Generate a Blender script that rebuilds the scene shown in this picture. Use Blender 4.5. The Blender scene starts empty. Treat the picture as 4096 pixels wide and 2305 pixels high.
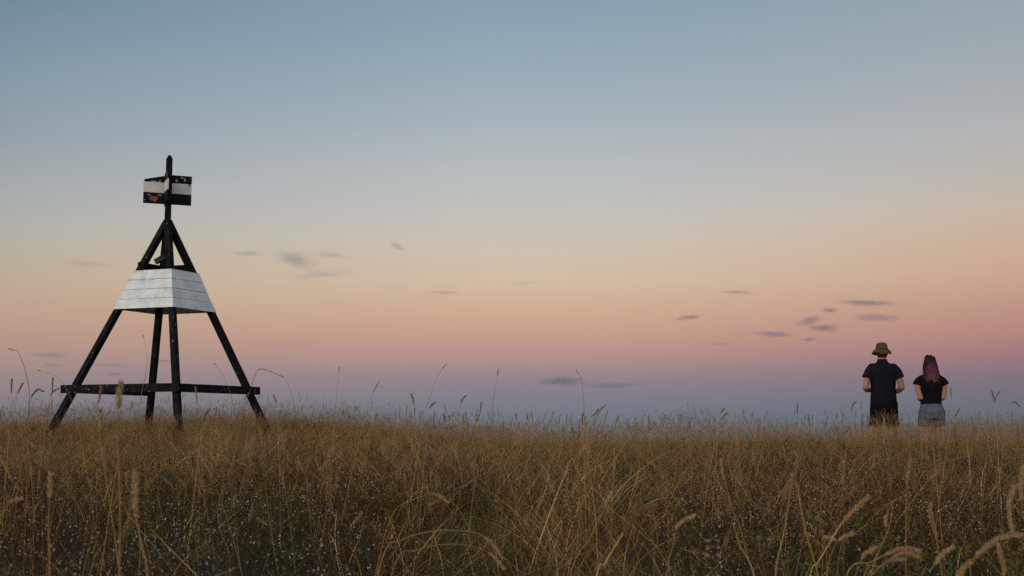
import bpy, bmesh, math, random
import numpy as np
from mathutils import Vector, Matrix, noise as mnoise
R = math.radians
rng = np.random.default_rng(11)
random.seed(5)
SC = bpy.context.scene
COL = SC.collection

# ------------------------------------------------------------------ camera
F_PX, PITCH = 5380.0, 0.1031            # focal length in pixels of a 4096 px wide frame
cd = bpy.data.cameras.new('camera'); cam = bpy.data.objects.new('camera', cd); COL.objects.link(cam)
cd.sensor_width = 36; cd.lens = 36*F_PX/4096; cd.clip_start = .05; cd.clip_end = 60000
cam.location = (0, 0, 0); cam.rotation_euler = (math.pi/2+PITCH, 0, 0)
cd.dof.use_dof = True; cd.dof.focus_distance = 14.0; cd.dof.aperture_fstop = 13
SC.camera = cam
SC.view_settings.view_transform = 'Standard'; SC.view_settings.look = 'None'
SC.cycles.use_denoising = False
SC.view_settings.exposure = 0; SC.view_settings.gamma = 1
try: SC.cycles.volume_bounces = 1
except Exception: pass
CP, SP = math.cos(PITCH), math.sin(PITCH)
def ray(px, py):                         # photo pixel (4096 wide) -> direction with y = 1
    X = (px-2048)/F_PX; U = -(py-1152.5)/F_PX
    d = Vector((X, CP-U*SP, SP+U*CP)); return d/d.y
def at(px, py, D): return ray(px, py)*D
K = 4096/2576                            # scale of the overview used for measuring
def srgb(r, g, b):
    f = lambda c: (c/255/12.92) if c/255 <= .04045 else ((c/255+.055)/1.055)**2.4
    return (f(r), f(g), f(b), 1)

# ------------------------------------------------------------------ sky
W = bpy.data.worlds.new('World'); SC.world = W; W.use_nodes = True
nt = W.node_tree; nt.nodes.clear(); N = nt.nodes.new; L = nt.links.new
def math_(op, a, b=None, c=None, clamp=False, T=None):
    T = T or nt
    n = T.nodes.new('ShaderNodeMath'); n.operation = op; n.use_clamp = clamp
    for i, v in enumerate((a, b, c)):
        if v is None: continue
        if isinstance(v, (int, float)): n.inputs[i].default_value = v
        else: T.links.new(v, n.inputs[i])
    return n.outputs[0]
def ramp(fac, stops, interp='B_SPLINE', T=None):
    T = T or nt
    n = T.nodes.new('ShaderNodeValToRGB'); T.links.new(fac, n.inputs[0]); cr = n.color_ramp; cr.interpolation = interp
    while len(cr.elements) < len(stops): cr.elements.new(.5)
    for e, (p, c) in zip(cr.elements, stops): e.position = p; e.color = c
    return n.outputs[0]
def mixc(f, a, b, T=None, mode='MIX'):
    T = T or nt
    n = T.nodes.new('ShaderNodeMix'); n.data_type = 'RGBA'; n.blend_type = mode
    for s, v in ((0, f), (6, a), (7, b)):
        if isinstance(v, (int, float)): n.inputs[s].default_value = v
        elif isinstance(v, tuple): n.inputs[s].default_value = v
        else: T.links.new(v, n.inputs[s])
    return n.outputs[2]
def maprange(v, a, b, c=0., d=1., T=None, smooth=False):
    T = T or nt
    n = T.nodes.new('ShaderNodeMapRange'); T.links.new(v, n.inputs[0])
    if smooth: n.interpolation_type = 'SMOOTHSTEP'
    for i, x in zip((1, 2, 3, 4), (a, b, c, d)): n.inputs[i].default_value = x
    return n.outputs[0]
tc = N('ShaderNodeTexCoord'); sx = N('ShaderNodeSeparateXYZ'); L(tc.outputs['Generated'], sx.inputs[0])
elev = math_('MULTIPLY', math_('ARCSINE', sx.outputs[2]), 180/math.pi)
az = math_('MULTIPLY', math_('ARCTAN2', sx.outputs[0], sx.outputs[1]), 180/math.pi)      # 0 ahead, + to the right
E0, E1 = -2.0, 30.0
ef = maprange(elev, E0, E1)
def elev_of(y2576, x2576=1288):
    d = ray(x2576*K, y2576*K).normalized(); return math.degrees(math.asin(d.z))
def sky_ramp(x, stops):
    s = [((elev_of(y, x)-E0)/(E1-E0), srgb(*c)) for y, c in stops]
    s.sort(key=lambda t: t[0]); s.append((1.0, srgb(92, 120, 152)))
    return ramp(ef, s, 'LINEAR')
SKY_L = [(1120, (104, 114, 124)), (1040, (116, 119, 129)), (985, (143, 130, 134)), (930, (162, 139, 135)), (870, (177, 149, 136)), (800, (187, 159, 139)),
         (720, (191, 169, 147)), (640, (184, 174, 158)), (560, (176, 175, 168)), (470, (164, 170, 172)), (350, (148, 161, 170)), (200, (134, 153, 166)), (80, (122, 145, 161)), (0, (112, 138, 157))]
SKY_C = [(1120, (103, 117, 128)), (1050, (112, 121, 132)), (1000, (128, 126, 138)), (950, (149, 132, 139)), (900, (179, 144, 140)), (850, (197, 155, 139)), (790, (206, 171, 146)),
         (710, (210, 187, 161)), (620, (204, 193, 177)), (530, (194, 193, 188)), (420, (182, 188, 191)), (300, (166, 179, 187)), (160, (151, 170, 182)), (0, (136, 160, 175))]
SKY_R = [(1120, (88, 100, 110)), (1050, (99, 109, 119)), (1000, (112, 113, 124)), (950, (130, 114, 125)), (900, (156, 120, 125)), (840, (180, 134, 126)), (770, (191, 149, 132)),
         (690, (202, 166, 143)), (600, (203, 176, 153)), (520, (198, 183, 168)), (430, (188, 182, 175)), (300, (176, 178, 180)), (150, (162, 171, 177)), (0, (151, 165, 173))]
rl, rc, rr = sky_ramp(60, SKY_L), sky_ramp(1288, SKY_C), sky_ramp(2500, SKY_R)
front = mixc(math_('POWER', maprange(az, -21, -1), .8), rl, rc)
front = mixc(math_('POWER', maprange(az, 2, 20.5), 1.25), front, rr)
rear = ramp(maprange(elev, -5, 90), [(0, (.32, .27, .25, 1)), (.05, (1.45, 1.0, .74, 1)), (.12, (1.6, 1.36, 1.18, 1)), (.28, (1.3, 1.32, 1.34, 1)), (.5, (.58, .68, .78, 1)), (1, (.13, .2, .30, 1))], 'EASE')
sky = N('ShaderNodeTexSky'); sky.sky_type = 'NISHITA'; sky.sun_disc = False
sky.sun_elevation = R(1.0); sky.sun_rotation = R(205)
nis = mixc(1.0, sky.outputs[0], (.05, .05, .05, 1), mode='MULTIPLY')
rear = mixc(1.0, rear, nis, mode='ADD')
# angle from the after-glow, which lies behind the camera and to its left
dotn = N('ShaderNodeVectorMath'); dotn.operation = 'DOT_PRODUCT'; L(tc.outputs['Generated'], dotn.inputs[0])
dotn.inputs[1].default_value = (-.50, -.866, 0)
rf = maprange(dotn.outputs['Value'], -.25, .75, smooth=True)
skyc = mixc(rf, front, rear)
bg = N('ShaderNodeBackground'); L(skyc, bg.inputs[0]); bg.inputs[1].default_value = 1.0
wo = N('ShaderNodeOutputWorld'); L(bg.outputs[0], wo.inputs[0])

# the last directional light of the after-glow
sd = bpy.data.lights.new('sun', 'SUN'); sd.energy = .65; sd.angle = R(30); sd.color = (1, .80, .58)
so = bpy.data.objects.new('sun', sd); COL.objects.link(so)
so.rotation_euler = Vector((.50, .866, -.22)).to_track_quat('-Z', 'Y').to_euler()

# ------------------------------------------------------------------ helpers
def tag(o, label=None, cat=None, group=None, kind=None):
    if label: o['label'] = label
    if cat: o['category'] = cat
    if group: o['group'] = group
    if kind: o['kind'] = kind
    return o
def empty(name, loc, rz=0):
    o = bpy.data.objects.new(name, None); COL.objects.link(o); o.location = loc; o.rotation_euler = (0, 0, rz)
    o.empty_display_size = .1; return o
class MB:
    """collects shapes, becomes ONE mesh object"""
    def __init__(s): s.V = []; s.F = []; s.C = []; s.n = 0
    def add(s, verts, faces, col=(1, 1, 1)):
        k = s.n; s.V.extend(tuple(v) for v in verts); s.F.extend(tuple(i+k for i in f) for f in faces)
        s.C.extend([col]*len(verts)); s.n += len(verts)
    def ribbon(s, path, widths, col, side=None):
        P = [Vector(p) for p in path]
        if side is None:
            a = random.uniform(0, 6.283); side = Vector((math.cos(a), math.sin(a), 0))
        vs = []
        for p, w in zip(P, widths):
            vs.append(p-side*w/2); vs.append(p+side*w/2)
        s.add(vs, [(2*i, 2*i+1, 2*i+3, 2*i+2) for i in range(len(P)-1)], col)
    def tube(s, path, radii, n=5, col=(1, 1, 1), cap=True):
        P = [Vector(p) for p in path]; vs = []; fs = []
        for i, p in enumerate(P):
            t = (P[min(i+1, len(P)-1)]-P[max(i-1, 0)]).normalized()
            u = t.orthogonal().normalized() if i == 0 else (u-t*u.dot(t)).normalized()
            v = t.cross(u); r = radii[i] if hasattr(radii, '__len__') else radii
            for k in range(n):
                a = 2*math.pi*k/n; vs.append(p+u*math.cos(a)*r+v*math.sin(a)*r)
        for i in range(len(P)-1):
            for k in range(n): fs.append((i*n+k, i*n+(k+1) % n, (i+1)*n+(k+1) % n, (i+1)*n+k))
        if cap: fs.append(tuple(range(n))[::-1]); fs.append(tuple((len(P)-1)*n+k for k in range(n)))
        s.add(vs, fs, col)
    def rings(s, rs, n=24, col=(1, 1, 1)):
        """rs: (cx, cy, z, rx, ry) from bottom up"""
        vs = []; fs = []
        for cx, cy, z, rx, ry in rs:
            for k in range(n):
                a = 2*math.pi*k/n; c, q = math.cos(a), math.sin(a)
                e = .85; vs.append((cx+rx*math.copysign(abs(c)**e, c), cy+ry*math.copysign(abs(q)**e, q), z))
        for i in range(len(rs)-1):
            for k in range(n): fs.append((i*n+k, i*n+(k+1) % n, (i+1)*n+(k+1) % n, (i+1)*n+k))
        fs.append(tuple(range(n))[::-1]); fs.append(tuple((len(rs)-1)*n+k for k in range(n)))
        s.add(vs, fs, col)
    def ell(s, c, r, n=12, m=8, col=(1, 1, 1)):
        rs = []
        for i in range(m+1):
            t = math.pi*i/m; rs.append((c[0], c[1], c[2]-r[2]*math.cos(t), max(1e-4, r[0]*math.sin(t)), max(1e-4, r[1]*math.sin(t))))
        s.rings(rs, n, col)
    def grain(s, p, d, ln, w, col):
        """a small pointed seed: a double pyramid along d"""
        d = d.normalized(); u = d.orthogonal().normalized(); v = d.cross(u)
        m = p+d*ln*.42; r = w/2
        s.add([p, m+u*r, m+v*r, m-u*r, m-v*r, p+d*ln], [(0, 2, 1), (0, 3, 2), (0, 4, 3), (0, 1, 4), (1, 2, 5), (2, 3, 5), (3, 4, 5), (4, 1, 5)], col)
    def beam(s, a, b, w, h, roll_ref=Vector((0, 0, 1)), col=(1, 1, 1), jitter=0., seg=1):
        a = Vector(a); b = Vector(b); t = (b-a).normalized(); u = t.cross(roll_ref)
        u.normalize(); v = u.cross(t).normalized(); vs = []; fs = []
        for i in range(seg+1):
            c = a.lerp(b, i/seg); j = jitter*random.uniform(-1, 1) if 0 < i < seg else 0; k = 1+(jitter*8*random.uniform(-1, 1) if 0 < i < seg else 0)
            for sx_, sy_ in ((-1, -1), (1, -1), (1, 1), (-1, 1)): vs.append(c+u*(sx_*w/2*k+j)+v*(sy_*h/2*k))
        for i in range(seg):
            for q in range(4): fs.append((4*i+q, 4*i+(q+1) % 4, 4*i+4+(q+1) % 4, 4*i+4+q))
        fs.append((3, 2, 1, 0)); fs.append((4*seg, 4*seg+1, 4*seg+2, 4*seg+3)); s.add(vs, fs, col)
    def mesh(s, name):
        m = bpy.data.meshes.new(name); m.from_pydata(s.V, [], s.F); m.validate()
        ca = m.color_attributes.new('col', 'FLOAT_COLOR', 'POINT')
        a = np.ones((len(m.vertices), 4), np.float32); c = np.array(s.C, np.float32).reshape(-1, 3)
        if len(c) == len(a): a[:, :3] = c
        ca.data.foreach_set('color', a.ravel()); m.update(); return m
    def build(s, name, mat, parent=None, smooth=False, bevel=0, link=True):
        m = s.mesh(name); o = bpy.data.objects.new(name, m); m.materials.append(mat)
        if link: COL.objects.link(o)
        if parent: o.parent = parent
        if bevel:
            b = bmesh.new(); b.from_mesh(m); bmesh.ops.bevel(b, geom=b.edges, offset=bevel, segments=2, affect='EDGES', profile=.5); b.to_mesh(m); b.free()
        if smooth: m.polygons.foreach_set('use_smooth', [True]*len(m.polygons))
        return o
def remeshed(mb, name, mat, parent, voxel, smooth_it=4, fold=0., fold_scale=(8, 8, 4), seed=0):
    """fuse the overlapping solids of mb into one continuous skin"""
    o = mb.build(name, mat)
    md = o.modifiers.new('r', 'REMESH'); md.mode = 'VOXEL'; md.voxel_size = voxel
    ms = o.modifiers.new('s', 'SMOOTH'); ms.iterations = smooth_it; ms.factor = .5
    dg = bpy.context.evaluated_depsgraph_get(); me = bpy.data.meshes.new_from_object(o.evaluated_get(dg))
    old = o.data; o.modifiers.clear(); o.data = me; bpy.data.meshes.remove(old); me.name = name
    if fold:
        n = len(me.vertices); co = np.empty(n*3, np.float32); me.vertices.foreach_get('co', co); no = np.empty(n*3, np.float32); me.vertex_normals.foreach_get('vector', no)
        co = co.reshape(-1, 3); no = no.reshape(-1, 3)
        for i in range(n):
            q = Vector((co[i, 0]*fold_scale[0]+seed, co[i, 1]*fold_scale[1], co[i, 2]*fold_scale[2]))
            co[i] += no[i]*fold*(mnoise.noise(q)+.4*mnoise.noise(q*2.3))
        me.vertices.foreach_set('co', co.ravel())
    me.polygons.foreach_set('use_smooth', [True]*len(me.polygons)); me.update()
    if not me.materials: me.materials.append(mat)
    o.parent = parent; return o
def new_mat(name, rough=.8, spec=.3):
    m = bpy.data.materials.new(name); m.use_nodes = True; T = m.node_tree; b = T.nodes['Principled BSDF']
    b.inputs['Roughness'].default_value = rough; b.inputs['Specular IOR Level'].default_value = spec
    return m, T, b
def noise_tex(T, scale, detail=4, vec=None, rough=.6, stretch=None, dist=0.):
    n = T.nodes.new('ShaderNodeTexNoise'); n.inputs['Scale'].default_value = scale; n.inputs['Detail'].default_value = detail
    n.inputs['Roughness'].default_value = rough; n.inputs['Distortion'].default_value = dist
    if vec is not None:
        if stretch:
            mp = T.nodes.new('ShaderNodeMapping'); mp.inputs['Scale'].default_value = stretch; T.links.new(vec, mp.inputs[0]); vec = mp.outputs[0]
        T.links.new(vec, n.inputs['Vector'])
    return n.outputs['Fac']
def bump(T, b, h, strength=.3, dist=.01):
    n = T.nodes.new('ShaderNodeBump'); n.inputs['Strength'].default_value = strength; n.inputs['Distance'].default_value = dist
    T.links.new(h, n.inputs['Height']); T.links.new(n.outputs[0], b.inputs['Normal'])
def objco(T): return T.nodes.new('ShaderNodeTexCoord').outputs['Object']

def plain(name, c1, c2, scale=20, rough=.85, stretch=None, spec=.25, bmp=.2, bd=.004):
    m, T, b = new_mat(name, rough, spec); oc = objco(T); f = noise_tex(T, scale, 5, oc, stretch=stretch)
    L_ = ramp(f, [(.3, (*c1, 1)), (.7, (*c2, 1))], 'LINEAR', T); T.links.new(L_, b.inputs['Base Color'])
    bump(T, b, f, bmp, bd); return m
def grass_mat(name, spread=.35, trans=.25, patch=.3):
    m, T, b = new_mat(name, .75, .15)
    at_ = T.nodes.new('ShaderNodeAttribute'); at_.attribute_name = 'col'
    oi = T.nodes.new('ShaderNodeObjectInfo'); geo = T.nodes.new('ShaderNodeNewGeometry')
    v = maprange(oi.outputs['Random'], 0, 1, .86*(1-spread), .86*(1+spread), T=T)
    f = noise_tex(T, .55, 3, geo.outputs['Position']); v = math_('MULTIPLY', v, maprange(f, .3, .7, 1-patch, 1+patch, T=T), T=T)
    f2 = noise_tex(T, .9, 2, geo.outputs['Position'], stretch=(1, .6, 1))
    tint = ramp(f2, [(.35, (1.0, .98, .9, 1)), (.65, (1.05, .86, .62, 1))], 'LINEAR', T)
    c = mixc(1.0, at_.outputs['Color'], tint, T, 'MULTIPLY')
    sc = T.nodes.new('ShaderNodeVectorMath'); sc.operation = 'SCALE'; T.links.new(c, sc.inputs[0]); T.links.new(v, sc.inputs['Scale'])
    T.links.new(sc.outputs[0], b.inputs['Base Color'])
    tr = T.nodes.new('ShaderNodeBsdfTranslucent'); T.links.new(sc.outputs[0], tr.inputs[0])
    mx = T.nodes.new('ShaderNodeMixShader'); mx.inputs[0].default_value = trans
    T.links.new(b.outputs[0], mx.inputs[1]); T.links.new(tr.outputs[0], mx.inputs[2]); T.links.new(mx.outputs[0], T.nodes['Material Output'].inputs[0])
    return m

# ------------------------------------------------------------------ terrain
def sst(a, b, x): t = np.clip((x-a)/(b-a), 0, 1); return t*t*(3-2*t)
def ground_z(x, y):
    x = np.asarray(x, float); y = np.asarray(y, float)
    z = np.interp(y, [-40, -12, 0, 5, 10, 14, 17, 20, 24], [-3.2, -1.15, -.68, -.61, -.49, -.415, -.40, -.465, -.66])
    lift = (.06*sst(6, 14, y)+.33*sst(15.8, 20.5, y))*sst(1.2, -3.5, x) + .08*sst(5.6, 7.5, x)*sst(8, 15, y) + .03*sst(1.5, 4, x)*sst(9, 14, y)
    z = z + lift*(1-sst(23, 38, y)) - .07*np.exp(-((x-5.4)**2+(y-19.5)**2)/3.)
    z += .014*np.sin(x*1.7+.6*y)*np.cos(y*1.3) + .022*np.sin(1.1*x+.3*y) + .02*np.sin(.6*x+1.)*np.sin(.45*y+2.)
    d = np.maximum(0, y-22); s = np.maximum(0, np.abs(x)-14)
    z -= 330*(1-np.exp(-(.0022*d*d/(1+.012*d)+.0016*s*s/(1+.02*s))/330))
    b = np.maximum(0, -y-30); z -= 60*(1-np.exp(-(.04*b)/60))
    return z
def gz(x, y): return float(ground_z(x, y))
def axis(lims, fine, n):
    a = np.arange(lims[0], lims[1]+1e-6, fine); g = np.geomspace(1, 400, n); e = (g-1)/(399)
    hi = lims[1]+fine+24000*e**2.2; lo = lims[0]-fine-24000*e**2.2
    return np.concatenate([lo[::-1], a, hi])
xs = axis((-22, 22), .5, 46); ys = axis((-12, 40), .4, 46)
XX, YY = np.meshgrid(xs, ys); ZZ = ground_z(XX, YY)
gm = bpy.data.meshes.new('ground'); nx, ny = len(xs), len(ys)
ii = (np.arange(ny-1)[:, None]*nx+np.arange(nx-1)[None]).ravel()
gm.from_pydata(np.stack([XX, YY, ZZ], -1).reshape(-1, 3).tolist(), [], np.stack([ii, ii+1, ii+nx+1, ii+nx], -1).tolist())
gm.polygons.foreach_set('use_smooth', [True]*len(gm.polygons))
m_ground, T, b = new_mat('dry_turf', .95, .1); geo = T.nodes.new('ShaderNodeNewGeometry')
f = noise_tex(T, 6, 8, geo.outputs['Position'], .7); c = ramp(f, [(.35, (.018, .013, .007, 1)), (.5, (.035, .028, .012, 1)), (.7, (.065, .047, .022, 1))], 'LINEAR', T)
T.links.new(c, b.inputs['Base Color']); bump(T, b, f, .6, .03)
gm.materials.append(m_ground); go = bpy.data.objects.new('ground', gm); COL.objects.link(go); tag(go, kind='structure')

# ------------------------------------------------------------------ survey beacon
def wood_black(name, chips=.715, base=(.0045, .0047, .006), chipc=(.22, .23, .23)):
    m, T, b = new_mat(name, .85, .06); oc = objco(T)
    g = noise_tex(T, 14, 6, oc, .65, stretch=(1, 1, .25)); c = ramp(g, [(.35, (*base, 1)), (.75, (base[0]*4, base[1]*4, base[2]*3.8, 1))], 'LINEAR', T)
    f = noise_tex(T, 26, 3, oc, .55, dist=.4); k = maprange(f, chips, chips+.015, T=T)
    c = mixc(k, c, (*chipc, 1), T); T.links.new(c, b.inputs['Base Color']); bump(T, b, g, .35, .006); return m
def paint_white(name):
    m, T, b = new_mat(name, .6, .3); oc = objco(T)
    g = noise_tex(T, 5, 6, oc, .6, stretch=(1, 1, 2)); c = ramp(g, [(.3, (.50, .54, .54, 1)), (.7, (.70, .74, .73, 1))], 'LINEAR', T)
    s = noise_tex(T, 22, 5, oc, .75, stretch=(1, 1, 1.8), dist=1.2); big = noise_tex(T, 3.1, 2, oc)
    k = math_('MULTIPLY', maprange(s, .57, .66, T=T), maprange(big, .50, .62, T=T), T=T)
    c = mixc(k, c, (.12, .125, .12, 1), T)
    st = noise_tex(T, 4.2, 4, oc, .6); c = mixc(maprange(st, .56, .74, 0, .55, T=T), c, (.33, .31, .26, 1), T); gr_ = noise_tex(T, 9, 6, oc, .8, stretch=(1, 1, .35)); c = mixc(maprange(gr_, .5, .72, 0, .5, T=T), c, (.34, .36, .35, 1), T)
    T.links.new(c, b.inputs['Base Color']); bump(T, b, math_('ADD', g, s, T=T), .25, .004); return m
M_blk = wood_black('weathered_black_paint'); M_blk2 = wood_black('scuffed_black_paint', .675); M_wht = paint_white('weathered_white_paint')
BX, BY, TH = -4.371, 16.9, .3936-math.pi/4
BG = gz(BX, BY)
bc = empty('survey_beacon', (BX, BY, BG), TH)
tag(bc, 'tall four-legged black timber survey beacon with white boarded skirt and crossed vanes', 'survey beacon')
def H(z): return z-BG                     # height above the camera plane -> local height
ZB, ZT, AB, AT = 1.457, 1.953, .632/2**.5, .406/2**.5
def leg_s(z): return (.572+(1.457-z)*.497)/2**.5
CORN = {'L': (-1, -1), 'N': (1, -1), 'R': (1, 1), 'F': (-1, 1)}
LEGW = .073
for k, (cx, cy) in CORN.items():
    c, s = math.cos(TH), math.sin(TH); lx, ly = cx*leg_s(-.4), cy*leg_s(-.4)
    zb = gz(BX+lx*c-ly*s, BY+lx*s+ly*c)-.22; zt = 2.60
    a = Vector((cx*leg_s(zb), cy*leg_s(zb), H(zb))); e = Vector((cx*leg_s(zt), cy*leg_s(zt), H(zt)))
    mb = MB(); mb.beam(a, e, LEGW, LEGW, Vector((cx, 0, 0)).normalized(), seg=14, jitter=.0015)
    mb.build('leg', M_blk if k != 'N' else M_blk2, bc, bevel=0)
# skirt: four sides of four planks each
for side in range(4):
    ang = side*math.pi/2; mb = MB(); n = 4; th = .022
    for i in range(n):
        g = .0016+random.uniform(-.0008, .0014)
        t0, t1 = i/n, (i+1)/n
        # planks from the bottom; a lower plank sticks out a little, like lapped boards
        def ring(t, out): s_ = AB+(AT-AB)*t; return s_+out, H(ZB+(ZT-ZB)*t)
        o0 = .006 if i == 0 else random.uniform(0, .002); s0, z0 = ring(t0, o0); s1, z1 = ring(t1, o0)
        z0 += g; z1 -= g
        vs = []
        for (s_, z_) in ((s0, z0), (s1, z1)):
            vs += [(-s_, -s_, z_), (s_, -s_, z_), (s_-th, -s_+th, z_), (-s_+th, -s_+th, z_)]
        q = Matrix.Rotation(ang, 3, 'Z'); vs = [q @ Vector(v) for v in vs]
        mb.add(vs, [(0, 1, 5, 4), (1, 2, 6, 5), (2, 3, 7, 6), (3, 0, 4, 7), (3, 2, 1, 0), (4, 5, 6, 7)])
    mb.build('skirt_panel', M_wht, bc)
# black rim beams inside the top of the skirt
for side in range(4):
    q = Matrix.Rotation(side*math.pi/2, 3, 'Z'); s_ = AT-.052; mb = MB(); e = -.045 if side == 2 else -.02
    top = .095 if side in (2, 3) else -.02
    mb.beam(q @ Vector((-s_-e, -s_, H(ZT)+top-.05)), q @ Vector((s_+(.015 if side == 3 else -.045), -s_, H(ZT)+top-.05)), .03, .13)
    mb.build('rim_beam', M_blk, bc)
# horizontal rails outside the legs
RZ = .462; rs_ = leg_s(RZ)+LEGW/2+.026
def rail(side, e0, e1, dz=0.):
    q = Matrix.Rotation(side*math.pi/2, 3, 'Z'); mb = MB()
    mb.beam(q @ Vector((-rs_-e0, -rs_, H(RZ)+dz)), q @ Vector((rs_+e1, -rs_, H(RZ)+dz+.004)), 0.052, .099, seg=10, jitter=.0012)
    return mb.build('cross_rail', M_blk2, bc, bevel=0)
rail(0, .07, .026)                 # faces the camera, left
r1 = rail(1, -.027, .08)           # faces the camera, right
rail(3, -.027, -.03)               # back left
mb = MB()                          # scratches cut in the right rail: a worn letter M and strokes
fx = rs_+.026+.0015
def scr(y0, z0, y1, z1, w=.0035): mb.beam((fx, y0, H(RZ)+z0), (fx, y1, H(RZ)+z1), w, .003, Vector((1, 0, 0)))
yM = rs_-.06
for a_ in ((0, -.03, .004, .03), (.004, .03, .016, -.012), (.016, -.012, .03, .03), (.03, .03, .036, -.03), (.010, -.03, .0155, .01), (.0155, .01, .024, -.03)): scr(yM+a_[0], a_[1], yM+a_[2], a_[3])
for j in range(26):
    y_ = random.uniform(-rs_*.75, rs_*.7); z_ = random.uniform(-.03, .03); scr(y_, z_, y_+random.uniform(-.012, .012), z_+random.uniform(-.022, .022), .003)
sm_ = mb.build('scratched_letters', plain('bare_scratch', (.06, .05, .045), (.10, .085, .075)), r1)
# mast in the diagonal frame
DG = math.pi/4
def dg(v): return Matrix.Rotation(DG, 3, 'Z') @ Vector(v)
MW = .072; ztip = 3.452
mb = MB(); h0, h1 = H(1.80), H(ztip)-.045
vs = []
for z_ in (h0, h1): vs += [dg((-MW/2, -MW/2, z_)), dg((MW/2, -MW/2, z_)), dg((MW/2, MW/2, z_)), dg((-MW/2, MW/2, z_))]
vs += [dg((-.012, -.012, H(ztip))), dg((.012, -.012, H(ztip))), dg((.012, .012, H(ztip))), dg((-.012, .012, H(ztip)))]
mb.add(vs, [(0, 1, 5, 4), (1, 2, 6, 5), (2, 3, 7, 6), (3, 0, 4, 7), (3, 2, 1, 0)]+[(4, 5, 9, 8), (5, 6, 10, 9), (6, 7, 11, 10), (7, 4, 8, 11), (8, 9, 10, 11)])
mb.build('mast', M_blk, bc)
# a sawn-off block between the legs above the skirt
mb = MB(); mb.beam(dg((-.150, -.06, H(2.065))), dg((-.035, -.11, H(2.135))), .06, .065); mb.build('timber_block', plain('grey_weathered_block', (.012, .012, .012), (.045, .042, .038), 12), bc, bevel=.003)
for z_ in (2.50, 2.56):
    mb = MB(); mb.tube([dg((-.02, -MW/2-.035, H(z_))), dg((-.02, -MW/2+.01, H(z_)))], .008, 8)
    mb.build('bolt', bpy.data.materials.get('dull_steel') or plain('dull_steel', (.12, .12, .12), (.22, .22, .21)), bc)
# vanes: two crossed pairs of painted boards, black / white / black
def vane_mat(name, z0, b0, b1, patches=(), topchip=()):
    m, T, b = new_mat(name, .75, .1); oc = objco(T); s = T.nodes.new('ShaderNodeSeparateXYZ'); T.links.new(oc, s.inputs[0])
    wob = noise_tex(T, 30, 3, oc); zz = math_('ADD', s.outputs[2], maprange(wob, .3, .7, -.004, .004, T=T), T=T)
    inb = math_('MULTIPLY', math_('GREATER_THAN', zz, b0, T=T), math_('LESS_THAN', zz, b1, T=T), T=T)
    g = noise_tex(T, 12, 5, oc, .6)
    blk = ramp(g, [(.3, (.004, .004, .005, 1)), (.7, (.009, .009, .010, 1))], 'LINEAR', T)
    wht = ramp(g, [(.3, (.46, .465, .46, 1)), (.7, (.57, .575, .565, 1))], 'LINEAR', T)
    c = mixc(inb, blk, wht, T)
    for (px, pz, rx, rz, colr) in patches:
        dx = math_('DIVIDE', math_('SUBTRACT', s.outputs[0], px, T=T), rx, T=T); dz = math_('DIVIDE', math_('SUBTRACT', s.outputs[2], pz, T=T), rz, T=T)
        d = math_('SQRT', math_('ADD', math_('MULTIPLY', dx, dx, T=T), math_('MULTIPLY', dz, dz, T=T), T=T), T=T)
        d = math_('ADD', d, maprange(noise_tex(T, 28, 3, oc, dist=.5), .3, .7, -.4, .4, T=T), T=T)
        c = mixc(math_('LESS_THAN', d, .95, T=T), c, (*colr, 1), T)
    T.links.new(c, b.inputs['Base Color']); bump(T, b, g, .2, .003); return m
VZ0, VZ1 = 2.825, 3.205             # bottom and top of the boards
VB0, VB1 = 2.966, 3.100             # white band
def vane(pts, y0, y1, mat, rz, name='vane'):
    """board in the local x-z plane of an object turned by rz; pts outline (x, z)"""
    mb = MB(); n = len(pts); vs = [(x, y0, z) for x, z in pts]+[(x, y1, z) for x, z in pts]
    mb.add(vs, [tuple(range(n)), tuple(range(n, 2*n))[::-1]]+[(i, (i+1) % n+0, (i+1) % n+n, i+n)[::-1] for i in range(n)])
    o = mb.build(name, mat, bc); o.rotation_euler = (0, 0, DG+rz); o.location = (0, 0, H(0)); return o
red = (.20, .075, .045)
mR = vane_mat('vane_paint_right', 0, VB0, VB1, [(.10, 3.139, .014, .018, (.33, .33, .35)), (.17, 3.179, .016, .008, (.30, .28, .26)), (.205, 3.149, .010, .018, (.35, .27, .22)), (.262, 3.084, .012, .02, (.02, .02, .02)), (.262, 2.956, .014, .018, (.03, .03, .03)), (.25, 3.024, .006, .008, (.05, .05, .05))])
mL = vane_mat('vane_paint_left', 0, VB0, VB1, [(-.18, 2.887, .058, .036, red), (-.24, 2.932, .024, .009, (.24, .12, .07)), (-.105, 2.936, .035, .014, (.19, .08, .05)), (-.29, 2.869, .012, .012, (.24, .13, .06)), (-.18, 3.102, .034, .012, (.30, .31, .31)), (-.105, 3.112, .010, .02, (.18, .28, .30))])
mF = vane_mat('vane_paint_front', 0, VB0, VB1, [(.2, 3.174, .06, .03, (.06, .055, .05)), (.24, 3.144, .01, .03, (.35, .33, .28))])
yb = MW/2
vane([(MW/2+.001, VZ0), (.293, VZ0), (.295, VZ1-.002), (.0, VZ1), (.0, VZ1-.02), (MW/2+.001, VZ1-.02)], yb+.001, yb+.02, mR, 0)
vane([(-.305, VZ0), (-MW/2-.0, VZ0), (-MW/2-.0, VZ1-.012), (-.06, VZ1-.02), (-.298, VZ1-.075), (-.298, VB1), (-.305, VB1)], yb+.001, yb+.02, mL, 0)
vane([(MW/2+.001, VZ0+.005), (.285, VZ0+.005), (.285, VZ1), (.21, VZ1+.004), (MW/2+.001, VZ1-.004)], MW/2-.022-MW, MW/2-.004-MW, mF, -math.pi/2)
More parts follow.
